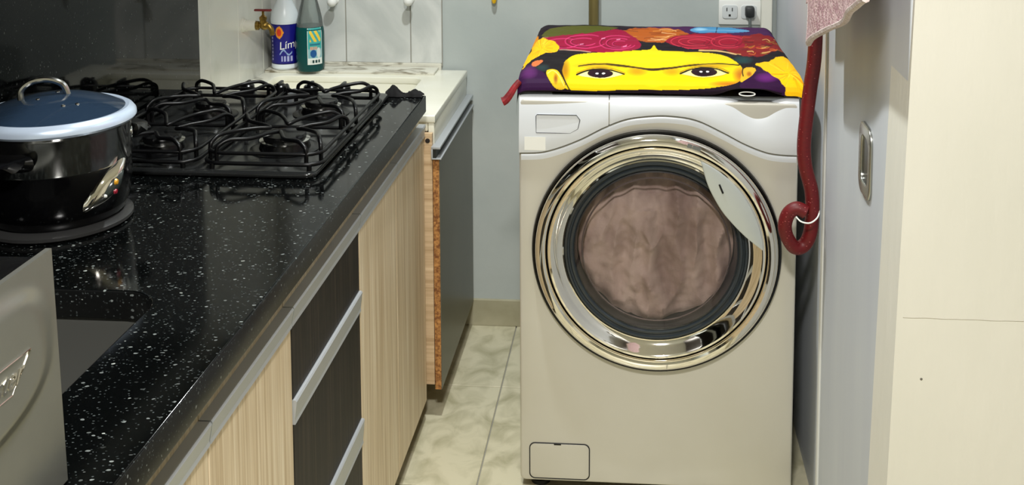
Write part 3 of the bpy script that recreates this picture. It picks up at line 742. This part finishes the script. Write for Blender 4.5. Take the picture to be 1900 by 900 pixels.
def fascia(xa, xb, nu, name):
    prof = [(0, .018), (.0, -.0025), (.004, -.004), (.010, -.0045), (.35, -.0032), (.55, -.0012), (.70, .0010), (.82, .0034), (.91, .0056), (.95, .0072), (.978, .0092), (.993, .0122), (1.0, .0170), (1.0, .030)]
    v = []; nv = len(prof)
    for (t, dy) in prof:
        for i in range(nu + 1):
            x = xa + (xb - xa) * i / nu; z0 = interp(seam, x) + .0012; z1 = interp(tops, x)
            dip = max(0.0, .914 - z1) / .02
            z = z0 + (z1 - z0) * t
            if 0 < t < 1 and t <= .010: z = z0 + t * .2
            yy = WY + dy - .004 + dip * .007 * max(0, (t - .35) / .65) ** 2
            if t == 0: z = z0
            v.append((x, yy, z))
    n0 = len(v); f = []
    for j in range(nv - 1):
        for i in range(nu): f.append((j * (nu + 1) + i, j * (nu + 1) + i + 1, (j + 1) * (nu + 1) + i + 1, (j + 1) * (nu + 1) + i))
    f.append([j * (nu + 1) for j in range(nv)][::-1]); f.append([j * (nu + 1) + nu for j in range(nv)])
    return link(name, frompy(v, f), M_silver2, wm, angle=60)
fr_ = fascia(-.0640, WX1, 90, 'control_fascia'); dw = fascia(WX0, -.0665, 44, 'detergent_drawer')
# a second, softer ledge below the wave
led = []
for off, dy in ((-.0012, .003), (-.003, -.0006), (-.012, -.0009), (-.019, .0004)):
    led.append([(x, WY + dy, interp(seam, x) + off * (1.0 if x < .30 else 1)) for x in np.linspace(WX0 + .004, WX1 - .004, 90)])
# keep it only where it clears the door ring
v = [p for r_ in led for p in r_]; f = [(j * 90 + i, (j + 1) * 90 + i, (j + 1) * 90 + i + 1, j * 90 + i + 1) for j in range(3) for i in range(89)
     if math.hypot(led[3][i][0] - CXw, led[3][i][2] - CZw) > .273]
link('wave_ledge', frompy(v, f), M_silver2, wm, angle=80)
link('seam_gap', tube([(x, WY - .0012, interp(seam, x)) for x in np.linspace(WX0 + .003, WX1 - .003, 60)], .0013, 6, smooth=False), M_line, wm)
# drawer grip flap outline and flap
hexo = [(-.224, .832), (-.150, .832), (-.133, .842), (-.1285, .862), (-.136, .8725), (-.222, .8725), (-.2245, .869)]
fy = WY - .0068
fp = link('grip_flap', plate([hexo], .004, FRONT(fy + .0022), .0006), M_silver2, dw, False)
link('flap_gap', tube([(p[0], fy - .0002, p[1]) for p in hexo], .0009, 6, closed=True, smooth=False), M_line, fp)
link('sticker', plate([[(-.2495, .7935), (-.2035, .7935), (-.2035, .8235), (-.2495, .8235)]], .0008, FRONT(WY - .0089)), M_sticker, dw, False)
# display and its dial ring on the dark shelf behind the lip
dp = link('display_panel', frompy([(-.19, WY + .006, .9165), (.31, WY + .006, .9180), (.31, WY + .050, .932), (-.19, WY + .050, .932), (-.19, WY + .060, .9176), (.31, WY + .060, .9176)],
          [(0, 1, 2, 3), (3, 2, 5, 4)]), M_black, wm, False)
link('dial_ring', tube([(.231 + .017 * math.cos(a), WY + .004 + .0035 * math.sin(a), .9235 + .0035 * math.sin(a)) for a in [2 * PI * k / 28 for k in range(28)]], .0014, 6, closed=True, smooth=False), M_sticker, dp)
# service hatch bottom left
h0, h1, k0, k1 = -.2395, -.1075, .036, .1165
hp = link('service_hatch', plate([rrect(h0, h1, k0, k1, .011, 5)], .002, FRONT(WY - .0006), .0008), M_silver, wm)
link('hatch_gap', tube([(p[0], WY - .0008, p[1]) for p in rrect(h0 - .0012, h1 + .0012, k0 - .0012, k1 + .0012, .012, 6)], .0012, 6, closed=True, smooth=False), M_groove, hp)
link('hatch_notch', box(-.186, -.170, WY - .0022, WY - .001, .1145, .1175), M_groove, hp, False)

# door ------------------------------------------------------------
C = (CXw, WY, CZw)
door = link('door', lathe([(.2715, -.001), (.2725, .006), (.2705, .012), (.2665, .0125), (.2650, .008), (.2640, .001)], C, '-y', 128), M_black, wm)
link('outer_ring', lathe([(.2660, .006), (.2650, .016), (.2610, .0235), (.2540, .028), (.2470, .029), (.2425, .0265), (.2405, .022), (.2395, .017)], C, '-y', 128), M_chrome, door)
link('ring_gap', lathe([(.2405, .018), (.2385, .014), (.2365, .018)], C, '-y', 128), M_groove, door)
link('inner_ring', lathe([(.2375, .016), (.2365, .0215), (.2340, .0245), (.2300, .0250), (.2260, .0225), (.2180, .0125), (.2100, .0055), (.2050, .003), (.2020, .004), (.2000, .001)], C, '-y', 128), M_chrome, door)
link('smoky_ring', lathe([(.2005, .003), (.1985, .0065), (.1950, .007), (.1935, .003), (.1900, .001), (.1880, .004), (.1840, .0045), (.1810, .001), (.1780, -.002)], C, '-y', 128), M_darkring, door)
link('bowl_wall', lathe([(.1790, .0), (.1765, .002), (.1760, -.004), (.1750, -.012), (.1740, -.045), (.1740, -.075)], C, '-y', 96), mat('gasket_grey', (54, 54, 58), .3), door)
link('window_glass', lathe([(.1795, .002), (.165, .0045), (.13, .008), (.08, .0115), (.04, .013), (0, .0135)], C, '-y', 96), M_glass, door)
link('glass_bowl_edge', lathe([(.1640, -.006), (.1620, -.004), (.1600, -.006)], C, '-y', 96), mat('bowl_rim', (120, 108, 108), .15, .3), door)
# lens-shaped handle between two arcs
inner = smooth_path([(.0930, .2160, 0), (.1075, .1640, 0), (.1270, .1240, 0), (.1500, .0900, 0), (.1900, .0480, 0), (.2290, .0170, 0)], 6)
outer = [(.2315 * math.cos(a), .2315 * math.sin(a)) for a in np.linspace(math.radians(6), math.radians(65.5), 30)]
lens = [(CXw + p[0], CZw + p[1]) for p in inner] + [(CXw + q[0], CZw + q[1]) for q in outer]
hd = link('door_handle', plate([lens], .010, FRONT(WY - .024), .0025, 2), mat('handle_silver', (196, 202, 200), .3, .35), door, angle=30)
link('handle_slot', tube([(CXw + .134, WY - .0300, CZw + .162), (CXw + .142, WY - .0300, CZw + .143)], .0022, 6, smooth=False), M_groove, hd)
# printed mark on the top of the outer ring
for (a, w) in ((74, .010), (70.5, .018)):
    ar = math.radians(a); q = Vector((CXw + .2545 * math.cos(ar), WY - .0288, CZw + .2545 * math.sin(ar)))
    ta = Vector((math.sin(ar), 0, -math.cos(ar))); ra = Vector((math.cos(ar), 0, math.sin(ar)))
    me = frompy([q - ta * w / 2 - ra * .0045, q + ta * w / 2 - ra * .0045, q + ta * w / 2 + ra * .0045, q - ta * w / 2 + ra * .0045], [(0, 1, 2, 3)])
    link('ring_mark', solidify(me, .0006), mat('mark_grey', (110, 112, 108), .5), door, False)
# drum and the wet laundry inside
link('drum', lathe([(.1740, -.075), (.200, -.085), (.215, -.10), (.215, -.40), (0, -.42)], C, '-y', 64), mat('drum_steel', (120, 118, 116), .3, .9), wm)
def wash(u, v):
    a = 2 * PI * u; r = .1725 * v; x = r * math.cos(a); z = r * math.sin(a)
    f = .014 * nz(x * 14, z * 5, 2) + .012 * nz(x * 30, z * 14, 7) + .007 * (1 - abs(nz(x * 22 + 3, z * 9, 4)) * 4) + .004 * nz(x * 60, z * 60, 1)
    f += .010 * math.exp(-((x + .012 + .25 * (z + .05) ** 2) / .012) ** 2) * (z < .08)
    return (CXw + x, WY + .036 - f + .20 * max(0, v - .90) ** 1.5 + max(0, z - .09) * .5, CZw + z)
ld = grid(120, 60, wash)
M_cloth = noisy(mat('mauve_brown_fabric', (172, 154, 148), .85), (150, 128, 122), (200, 180, 172), (14, 14, 8), 1, 6, .35, .65, bump=.5, bscale=(120, 120, 120), bdist=.002)
tag(link('laundry', ld, M_cloth, None, base=(CXw, WY + .05, CZw - .14)), 'mauve brown laundry bundled behind the round washer window', 'laundry')

# ================================================================== PRINTED COVER on the machine
rowsY = [(2.3535, .9215), (2.3550, .930), (2.3590, .9395), (2.368, .947), (2.38, .952), (2.40, .956), (2.42, .958), (2.5, .960), (2.6, .960), (2.7, .9605), (2.8, .9615), (2.9, .9635), (2.935, .9625), (2.957, .957), (2.965, .944), (2.967, .923)]
# the print's own rows: (left, y, right, y) of the artwork at each of the rows above
prt = [(963, 172, 1488, 174), (964, 164, 1487, 168), (965, 155, 1487, 159), (966, 146, 1485, 151), (967, 139, 1483, 145), (969, 132, 1481, 138), (971, 126, 1479, 133), (978, 111, 1470, 116), (986, 94, 1459, 99), (993, 79, 1449, 84), (1000, 65, 1440, 69), (1006, 52, 1431, 54), (1008, 49, 1428, 50), (1009, 46, 1427, 47), (1009, 40, 1427, 40), (1009, 30, 1427, 30)]
cum = [0]
for a, b in zip(rowsY[:-1], rowsY[1:]): cum.append(cum[-1] + math.hypot(b[0] - a[0], b[1] - a[1]))
NT, NS = 170, 620
ts_ = np.concatenate([np.linspace(0, .085, 70)[:-1], np.linspace(.085, cum[-1], NT + 2 - 70)])
ry = np.interp(ts_, cum, [r[0] for r in rowsY]); rz = np.interp(ts_, cum, [r[1] for r in rowsY])
pc = [np.interp(ts_, cum, [p[k] for p in prt]) for k in range(4)]
XL, XR, SK = -.264, .345, .050        # top width and side skirts
vv, pxy = [], []
S = np.linspace(-SK, XR - XL + SK, NS + 1); Wd = XR - XL
for j in range(NT + 1):
    for i in range(NS + 1):
        s = S[i]; Y, Z = ry[j], rz[j]
        wv = .0022 * nz(s * 9, Y * 14, 1.7) + .0012 * nz(s * 30, Y * 34, 4.0)
        if 0 <= s <= Wd:
            e = min(s, Wd - s); drop = .008 * max(0, 1 - e / .02) ** 2
            x, z = XL + s, Z - drop + wv
            # front corners flare: loose left fold and bulging right flower
            if s > Wd - .06 and Y < 2.72: x += .010 * ((s - Wd + .06) / .06) ** 2 * max(0, 1 - (Y - 2.34) / .38)
        elif s < 0: x, z = XL + .002 * s / SK - .002, Z - .008 + wv + s * .95
        else:
            f_ = (s - Wd); x = XR + .010 * max(0, 1 - (Y - 2.34) / .38) * (Y < 2.72) + .004 * math.sin(min(1, f_ / SK) * PI); z = Z - .008 + wv - f_ * .95
        z = max(z, .9195) if (-.0 <= s <= Wd and Y > 2.36) else z
        if Y < 2.3591 and z < .9395 and 0 <= s <= Wd: z += (.9395 - z) * .75 * math.exp(-((x - .235) / .055) ** 4)
        vv.append((x, Y - (.0025 * nz(s * 16, 3.3, 0) * .5 if Y < 2.36 else 0), z))
        k = s / Wd; pxy.append((pc[0][j] + (pc[2][j] - pc[0][j]) * k, pc[1][j] + (pc[3][j] - pc[1][j]) * k))
PX = np.array(pxy, dtype=np.float64)
X_, Y_ = PX[:, 0], PX[:, 1]
def wavy(a, b, amp, f1, f2, ph=0):
    return amp * (np.sin(a * f1 + b * f2 + ph) + .5 * np.sin(a * f1 * 2.3 - b * f2 * 1.7 + ph * 2))
Cc = np.tile(tolin((26, 8, 26)), (len(PX), 1)).astype(np.float64)
def inpoly(P, x, y):
    c = np.zeros(len(x), bool); n = len(P)
    for i in range(n):
        x1, y1 = P[i]; x2, y2 = P[(i + 1) % n]
        if y1 == y2: continue
        k = ((y1 > y) != (y2 > y)) & (x < (x2 - x1) * (y - y1) / (y2 - y1) + x1); c ^= k
    return c
def sm(P, sub=5): return [(p.x, p.y) for p in smooth_path([(a, b, 0) for a, b in P], sub, True)]
def fill(P, col, smooth=True, wob=.0):
    m = inpoly(sm(P) if smooth else P, X_ + wavy(X_, Y_, wob, .13, .3), Y_ + wavy(X_, Y_, wob * .5, .21, .2, 1)); Cc[m] = tolin(col); return m
def ell(cx, cy, rx, ry_, col, mask=None, soft=False):
    d = ((X_ - cx) / rx) ** 2 + ((Y_ - cy) / ry_) ** 2; m = d < 1
    if mask is not None: m &= mask
    if soft:
        k = np.clip(1 - d, 0, 1)[:, None]; 
        if mask is not None: k = k * mask[:, None]
        Cc[:] = Cc * (1 - k) + tolin(col) * k
    else: Cc[m] = tolin(col)
    return m
def stroke(P, w, col, mask=None, a=1.0):
    Q = [(p.x, p.y) for p in smooth_path([(x, y, 0) for x, y in P], 5)]
    d = np.full(len(X_), 1e9)
    for (x1, y1), (x2, y2) in zip(Q[:-1], Q[1:]):
        dx, dy = x2 - x1, y2 - y1; L2 = dx * dx + dy * dy + 1e-9
        t = np.clip(((X_ - x1) * dx + (Y_ - y1) * dy) / L2, 0, 1)
        d = np.minimum(d, np.hypot(X_ - x1 - t * dx, (Y_ - y1 - t * dy)))
    k = np.clip((w - d) / .8, 0, 1)[:, None] * a
    if mask is not None: k = k * mask[:, None]
    Cc[:] = Cc * (1 - k) + tolin(col) * k
rs = np.random.RandomState(4)
# purple ground and olive leaf along the back
fill([(1150, 62), (1210, 50), (1290, 47), (1420, 48), (1432, 58), (1442, 72), (1445, 92), (1380, 66), (1290, 62)], (66, 20, 74), wob=1)
fill([(1008, 68), (1030, 54), (1080, 50), (1150, 53), (1100, 62), (1040, 70)], (82, 84, 26))
stroke([(1010, 72), (1060, 68), (1130, 60)], 1.6, (170, 140, 90))
fill([(984, 66), (996, 58), (1002, 66), (1000, 78), (988, 82)], (222, 140, 30))
mb = fill([(1282, 55), (1300, 50), (1330, 49), (1362, 51), (1392, 56), (1362, 60), (1325, 61), (1296, 60)], (74, 142, 190))
stroke([(1332, 50), (1330, 61)], 1.2, (20, 24, 60), mb); stroke([(1284, 55), (1390, 56)], .7, (150, 200, 225), mb); ell(1302, 54, 14, 3, (150, 200, 230), mb, True)
# flowers of the crown
mo = fill([(1150, 60), (1180, 54), (1225, 52), (1262, 56), (1282, 64), (1262, 74), (1225, 80), (1196, 77), (1172, 70)], (178, 88, 22), wob=1.5)
for k in range(26):
    x = rs.uniform(1155, 1275); y = rs.uniform(54, 77); stroke([(x, y), (x + rs.uniform(8, 20), y + rs.uniform(-2, 2)), (x + rs.uniform(22, 34), y + rs.uniform(-4, 3))], .9, ((226, 150, 60), (110, 48, 16), (240, 190, 130))[k % 3], mo, .8)
mc = fill([(1004, 78), (1030, 68), (1095, 62), (1150, 56), (1176, 66), (1192, 80), (1188, 92), (1150, 97), (1095, 95), (1048, 90), (1014, 88)], (150, 4, 54), wob=1)
for (cx, cy, rx, ry_) in ((1150, 79, 34, 13), (1152, 80, 24, 9), (1154, 81, 14, 5), (1090, 77, 38, 12), (1086, 78, 24, 7), (1050, 80, 30, 8)):
    P = [(cx + rx * math.cos(a), cy + ry_ * math.sin(a)) for a in np.linspace(.4, 5.4, 14)]; stroke(P, .9, (232, 66, 126), mc, .9)
    P = [(cx + rx * math.cos(a) * .9, cy + ry_ * math.sin(a) * .88) for a in np.linspace(1.4, 3.9, 9)]; stroke(P, 1.2, (92, 0, 34), mc, .7)
for (a, b) in ((1148, 74), (1080, 83), (1160, 86), (1120, 72)): stroke([(a, b), (a + 6, b - 1)], 1.0, (246, 150, 190), mc)
mr = fill([(1238, 78), (1262, 66), (1300, 62), (1345, 62), (1384, 68), (1388, 80), (1370, 90), (1320, 91), (1275, 88)], (150, 10, 42), wob=1)
for (cx, cy, rx, ry_) in ((1290, 77, 42, 11), (1292, 77, 30, 7), (1296, 77, 17, 4), (1352, 76, 30, 10), (1354, 77, 18, 6)):
    P = [(cx + rx * math.cos(a), cy + ry_ * math.sin(a)) for a in np.linspace(.9, 5.9, 14)]; stroke(P, .9, (226, 60, 84), mr, .9)
    P = [(cx + rx * .9 * math.cos(a), cy + ry_ * .85 * math.sin(a)) for a in np.linspace(0, 2.6, 9)]; stroke(P, 1.1, (80, 4, 26), mr, .7)
mx_ = fill([(1376, 68), (1400, 62), (1430, 66), (1448, 78), (1452, 92), (1432, 96), (1404, 104), (1372, 100), (1350, 92), (1384, 84)], (128, 22, 26), wob=2)
for k in range(46):
    x = rs.uniform(1350, 1450); y = rs.uniform(64, 103); stroke([(x, y), (x + rs.uniform(4, 10), y + rs.uniform(-2, 2)), (x + rs.uniform(9, 16), y + rs.uniform(-3, 3))], 1.0, ((214, 110, 40), (60, 8, 20), (236, 190, 110), (170, 40, 40), (140, 110, 40))[k % 5], mx_, .85)
# black hair between crown and face
fill([(1000, 96), (1030, 92), (1050, 94), (1095, 98), (1180, 93), (1196, 82), (1216, 79), (1240, 82), (1275, 92), (1330, 94), (1356, 98), (1392, 112), (1440, 96), (1462, 94), (1476, 108), (1440, 112), (1412, 118), (1398, 130), (1380, 150), (1340, 140), (1100, 120), (1050, 150), (1030, 132), (1010, 128), (975, 118)], (20, 12, 18))
stroke([(1042, 91), (1075, 93), (1100, 96)], 1.1, (205, 160, 140)); stroke([(1300, 92), (1340, 94), (1368, 99)], 1.4, (220, 180, 120))
ell(1380, 110, 22, 8, (28, 60, 62), None, True); ell(1010, 126, 16, 8, (34, 50, 52), None, True)
# face
face = [(1046, 128), (1052, 114), (1066, 104), (1098, 98), (1150, 95), (1200, 93), (1211, 91), (1217, 84), (1223, 91), (1234, 93), (1300, 95), (1330, 98), (1356, 106), (1372, 116), (1381, 128), (1380, 142), (1368, 153), (1335, 160), (1270, 165), (1170, 167), (1062, 168), (1054, 156), (1048, 142)]
mf = fill(face, (240, 206, 2))
for (cx, cy, rx, ry_, c) in ((1217, 106, 90, 14, (250, 224, 6)), (1186, 132, 22, 10, (206, 150, 4)), (1250, 132, 20, 9, (214, 158, 4)), (1052, 130, 12, 26, (176, 120, 6)), (1378, 138, 18, 18, (188, 104, 20)), (1355, 154, 40, 7, (196, 120, 16)), (1110, 122, 52, 6, (214, 170, 10)), (1318, 121, 50, 5, (206, 160, 10)), (1217, 152, 20, 12, (250, 226, 10))):
    ell(cx, cy, rx, ry_, c, mf, True)
stroke([(1078, 123), (1110, 119.5), (1150, 120), (1188, 125.5), (1217, 129), (1246, 126), (1290, 120.5), (1335, 116.5), (1374, 119)], 1.6, (44, 30, 8), mf)
stroke([(1130, 119.5), (1188, 125), (1217, 127), (1246, 125), (1300, 119)], 1.9, (60, 40, 6), mf)
for (cx, cy, sgn) in ((1118, 136, 1), (1310, 133.5, -1)):
    alm = [(cx - 42, cy + 2), (cx - 22, cy - 5), (cx, cy - 7.5), (cx + 24, cy - 5.5), (cx + 42, cy + 1), (cx + 20, cy + 6.5), (cx - 2, cy + 8), (cx - 24, cy + 6)]
    stroke([(cx - 44, cy - 1), (cx - 20, cy - 9), (cx + 4, cy - 11), (cx + 30, cy - 8), (cx + 46, cy - 1)], 1.2, (170, 126, 10), mf)
    me_ = fill(alm, (250, 240, 150))
    ell(cx, cy - .5, 24, 7.5, (36, 10, 22), me_); ell(cx, cy - .5, 16, 5, (14, 4, 12), me_, True)
    for dx in (-6, 6): ell(cx + dx, cy - 1, 3, 1.5, (220, 214, 216), me_)
    stroke([(cx - 44, cy + 2), (cx - 22, cy - 5.5), (cx, cy - 8), (cx + 24, cy - 6), (cx + 44, cy + 1)], 1.9, (26, 12, 8), mf)
    stroke([(cx - 42, cy + 3), (cx - 20, cy + 8), (cx, cy + 9.5), (cx + 24, cy + 7), (cx + 42, cy + 2)], .8, (190, 140, 20), mf)
# ears
e1 = fill([(1017, 134), (1026, 128), (1038, 131), (1047, 144), (1053, 158), (1050, 167), (1036, 167), (1026, 155)], (228, 184, 30))
ell(1035, 147, 5, 13, (150, 84, 14), e1, True); stroke([(1020, 136), (1030, 131), (1042, 142), (1050, 160)], 1.0, (250, 232, 120), e1)
e2 = fill([(1381, 128), (1392, 124), (1404, 127), (1402, 138), (1390, 147), (1376, 150)], (222, 172, 40)); ell(1392, 136, 6, 6, (168, 92, 20), e2, True)
stroke([(1050, 118), (1046, 132), (1052, 150), (1060, 168)], 1.7, (30, 16, 10)); stroke([(1384, 118), (1380, 130), (1381, 140)], 1.5, (36, 20, 12))
# purple dress at both sides
p1_ = fill([(962, 128), (985, 118), (1000, 128), (1014, 136), (1024, 156), (1030, 176), (955, 178)], (46, 12, 54)); ell(985, 134, 18, 14, (86, 34, 92), p1_, True)
p2_ = fill([(1398, 138), (1412, 124), (1436, 138), (1456, 156), (1460, 176), (1390, 176), (1376, 156)], (46, 10, 52)); ell(1424, 142, 24, 10, (98, 30, 108), p2_, True)
fill([(990, 118), (1000, 112), (1012, 112), (1004, 120), (994, 124)], (206, 110, 60))
# yellow flowers at both sides
for (P, cen) in (([(972, 122), (982, 100), (994, 80), (1008, 73), (1030, 77), (1040, 86), (1034, 95), (1014, 99), (996, 106), (984, 114)], (1008, 90)),
                 ([(1402, 117), (1426, 113), (1440, 103), (1458, 102), (1476, 114), (1490, 134), (1500, 160), (1500, 184), (1462, 176), (1456, 158), (1440, 142), (1418, 127)], (1462, 135))):
    my = fill(P, (248, 190, 10), wob=1.5)
    for k in range(30):
        a = rs.uniform(0, 2 * PI); r0, r1 = rs.uniform(2, 12), rs.uniform(14, 44)
        stroke([(cen[0] + r0 * math.cos(a), cen[1] + r0 * .8 * math.sin(a)), (cen[0] + r1 * math.cos(a + .15), cen[1] + r1 * .9 * math.sin(a + .15))], .8, ((228, 120, 10), (255, 226, 60), (214, 140, 8))[k % 3], my, .75)
# hem
Cc[(Y_ > 169.5) & (X_ < 1452)] = tolin((20, 6, 16)); Cc[Y_ < 48.6] = tolin((12, 8, 16)); stroke([(1008, 56), (1030, 50), (1060, 48.5), (1420, 49)], 1.6, (14, 8, 18)); stroke([(1420, 49), (1434, 58), (1444, 76)], 2.0, (14, 8, 20))
n1 = NS + 1
cvf = [(j * n1 + i, j * n1 + i + 1, (j + 1) * n1 + i + 1, (j + 1) * n1 + i) for j in range(NT) for i in range(NS)]
cme = frompy(vv, cvf)
ca = cme.color_attributes.new('print', 'FLOAT_COLOR', 'POINT')
cc4 = np.ones((len(Cc), 4), dtype=np.float32); cc4[:, :3] = Cc; ca.data.foreach_set('color', cc4.ravel())
cv = thing('machine_cover', 'colourful cloth cover printed with a yellow face and flower crown, on the washer', 'cover', (.04, 2.65, .92))
link('printed_cloth', cme, M_print, cv)
M_redcloth = noisy(mat('dark_red_cloth', (128, 14, 22), .7), (104, 8, 16), (150, 22, 30), (60, 60, 60), 1, bump=.4, bscale=(240, 240, 240))
link('cloth_tie', tube([(-.262, 2.36, .942), (-.272, 2.352, .930), (-.280, 2.348, .917), (-.290, 2.345, .904), (-.297, 2.344, .900)], .0085, 10, rfun=lambda k: .75 + .45 * k), M_redcloth, cv)

# ================================================================== RED CORD, TOWEL
M_red = mat('braided_red_cord', (128, 8, 18), .5)
b = M_red.node_tree.nodes['Principled BSDF']
mp = coords(M_red, (150, 150, 420)); mp.inputs['Rotation'].default_value = (.4, .5, 0)
vo = N(M_red, 'ShaderNodeTexVoronoi', Scale=.5); L(M_red, mp, 'Vector', vo, 'Vector')
r = ramp(M_red, [(0, (200, 120, 120)), (.10, (190, 90, 90)), (.13, (92, 2, 8)), (1, (104, 3, 10))]); L(M_red, vo, 'Distance', r, 'Fac'); L(M_red, r, 'Color', b, 'Base Color')
cd = thing('red_cord', 'thick dark red cord hanging between washer and door, looped at its end', 'cord', (.35, 2.27, .60))
yc = 2.262
cp = [(.362, yc + .02, 1.40), (.360, yc + .01, 1.20), (.358, yc, 1.04), (.350, yc, .96), (.342, yc, .88), (.340, yc, .83), (.345, yc, .79), (.357, yc, .745), (.360, yc, .70), (.357, yc, .655), (.345, yc, .628), (.325, yc - .006, .624),
      (.308, yc - .012, .648), (.302, yc - .016, .675), (.309, yc - .018, .701), (.325, yc - .020, .713), (.343, yc - .022, .706)]
link('cord', tube(cp, .0145, 12, 7), M_red, cd)
link('wire_tie', tube([(.322, yc - .034, .700), (.332, yc - .040, .692), (.350, yc - .040, .690), (.367, yc - .025, .697), (.374, yc + .005, .703), (.360, yc + .016, .70)], .0016, 6), M_sticker, cd)

tw = thing('pink_towel', 'pink terry towel with white hem hanging at the top right', 'towel', (.32, 1.85, 1.05))
M_towel = noisy(mat('pink_terry', (196, 160, 164), .95), (176, 136, 142), (214, 184, 184), (90, 90, 90), 1, 6, .38, .6, bump=1.0, bscale=(260, 260, 260), bdist=.005)
M_hem = noisy(mat('pale_towel_hem', (222, 206, 202), .95), (206, 186, 184), (232, 220, 216), (160, 160, 160), 1, bump=.8, bscale=(300, 300, 300), bdist=.003)
def tow(y0, y1, zb0, zb1, x, ph, k):
    def fn(u, v):
        y = y0 + (y1 - y0) * u; zb = zb0 + (zb1 - zb0) * u
        z = 1.62 + (zb - 1.62) * v
        yy = y + .015 * math.sin(v * 3 + ph)
        return (x + .007 * math.sin(u * 9 + v * 2.5 + ph) + .004 * nz(u * 8, v * 8, ph), yy, z)
    return fn
def towel_piece(name, y0, y1, zb0, zb1, x, ph, m, th=.009):
    me = solidify(grid(60, 60, tow(y0, y1, zb0, zb1, x, ph, 1)), th)
    return link(name, me, m, tw)
a_ = towel_piece('front_layer', 2.080, 1.53, 1.090, 1.262, .318, .3, M_towel)
towel_piece('back_layer', 2.19, 1.60, 1.150, 1.30, .338, 1.1, M_towel)
tf = tow(2.080, 1.53, 1.090, 1.262, .318, .3, 1)
link('hem', tube([Vector(tf(u, 1.0)) + Vector((-.0035, 0, .001)) for u in np.linspace(0, 1, 30)], .0062, 8, smooth=False), M_hem, a_)
link('side_hem', tube([Vector(tf(0.0, v)) + Vector((-.0035, 0, 0)) for v in np.linspace(1, 0, 30)], .0062, 8, smooth=False), M_hem, a_)
rl = thing('towel_rail', 'steel rail above the sliding door holding the towel', 'rail', (.325, 1.9, 1.62))
link('bar', tube([(.327, 1.50, 1.622), (.327, 2.27, 1.622)], .008, smooth=False), M_steel, rl)
for y in (1.52, 2.25): link('bracket', tube([(.327, y, 1.622), (.386, y, 1.622)], .006, smooth=False), M_steel, rl)
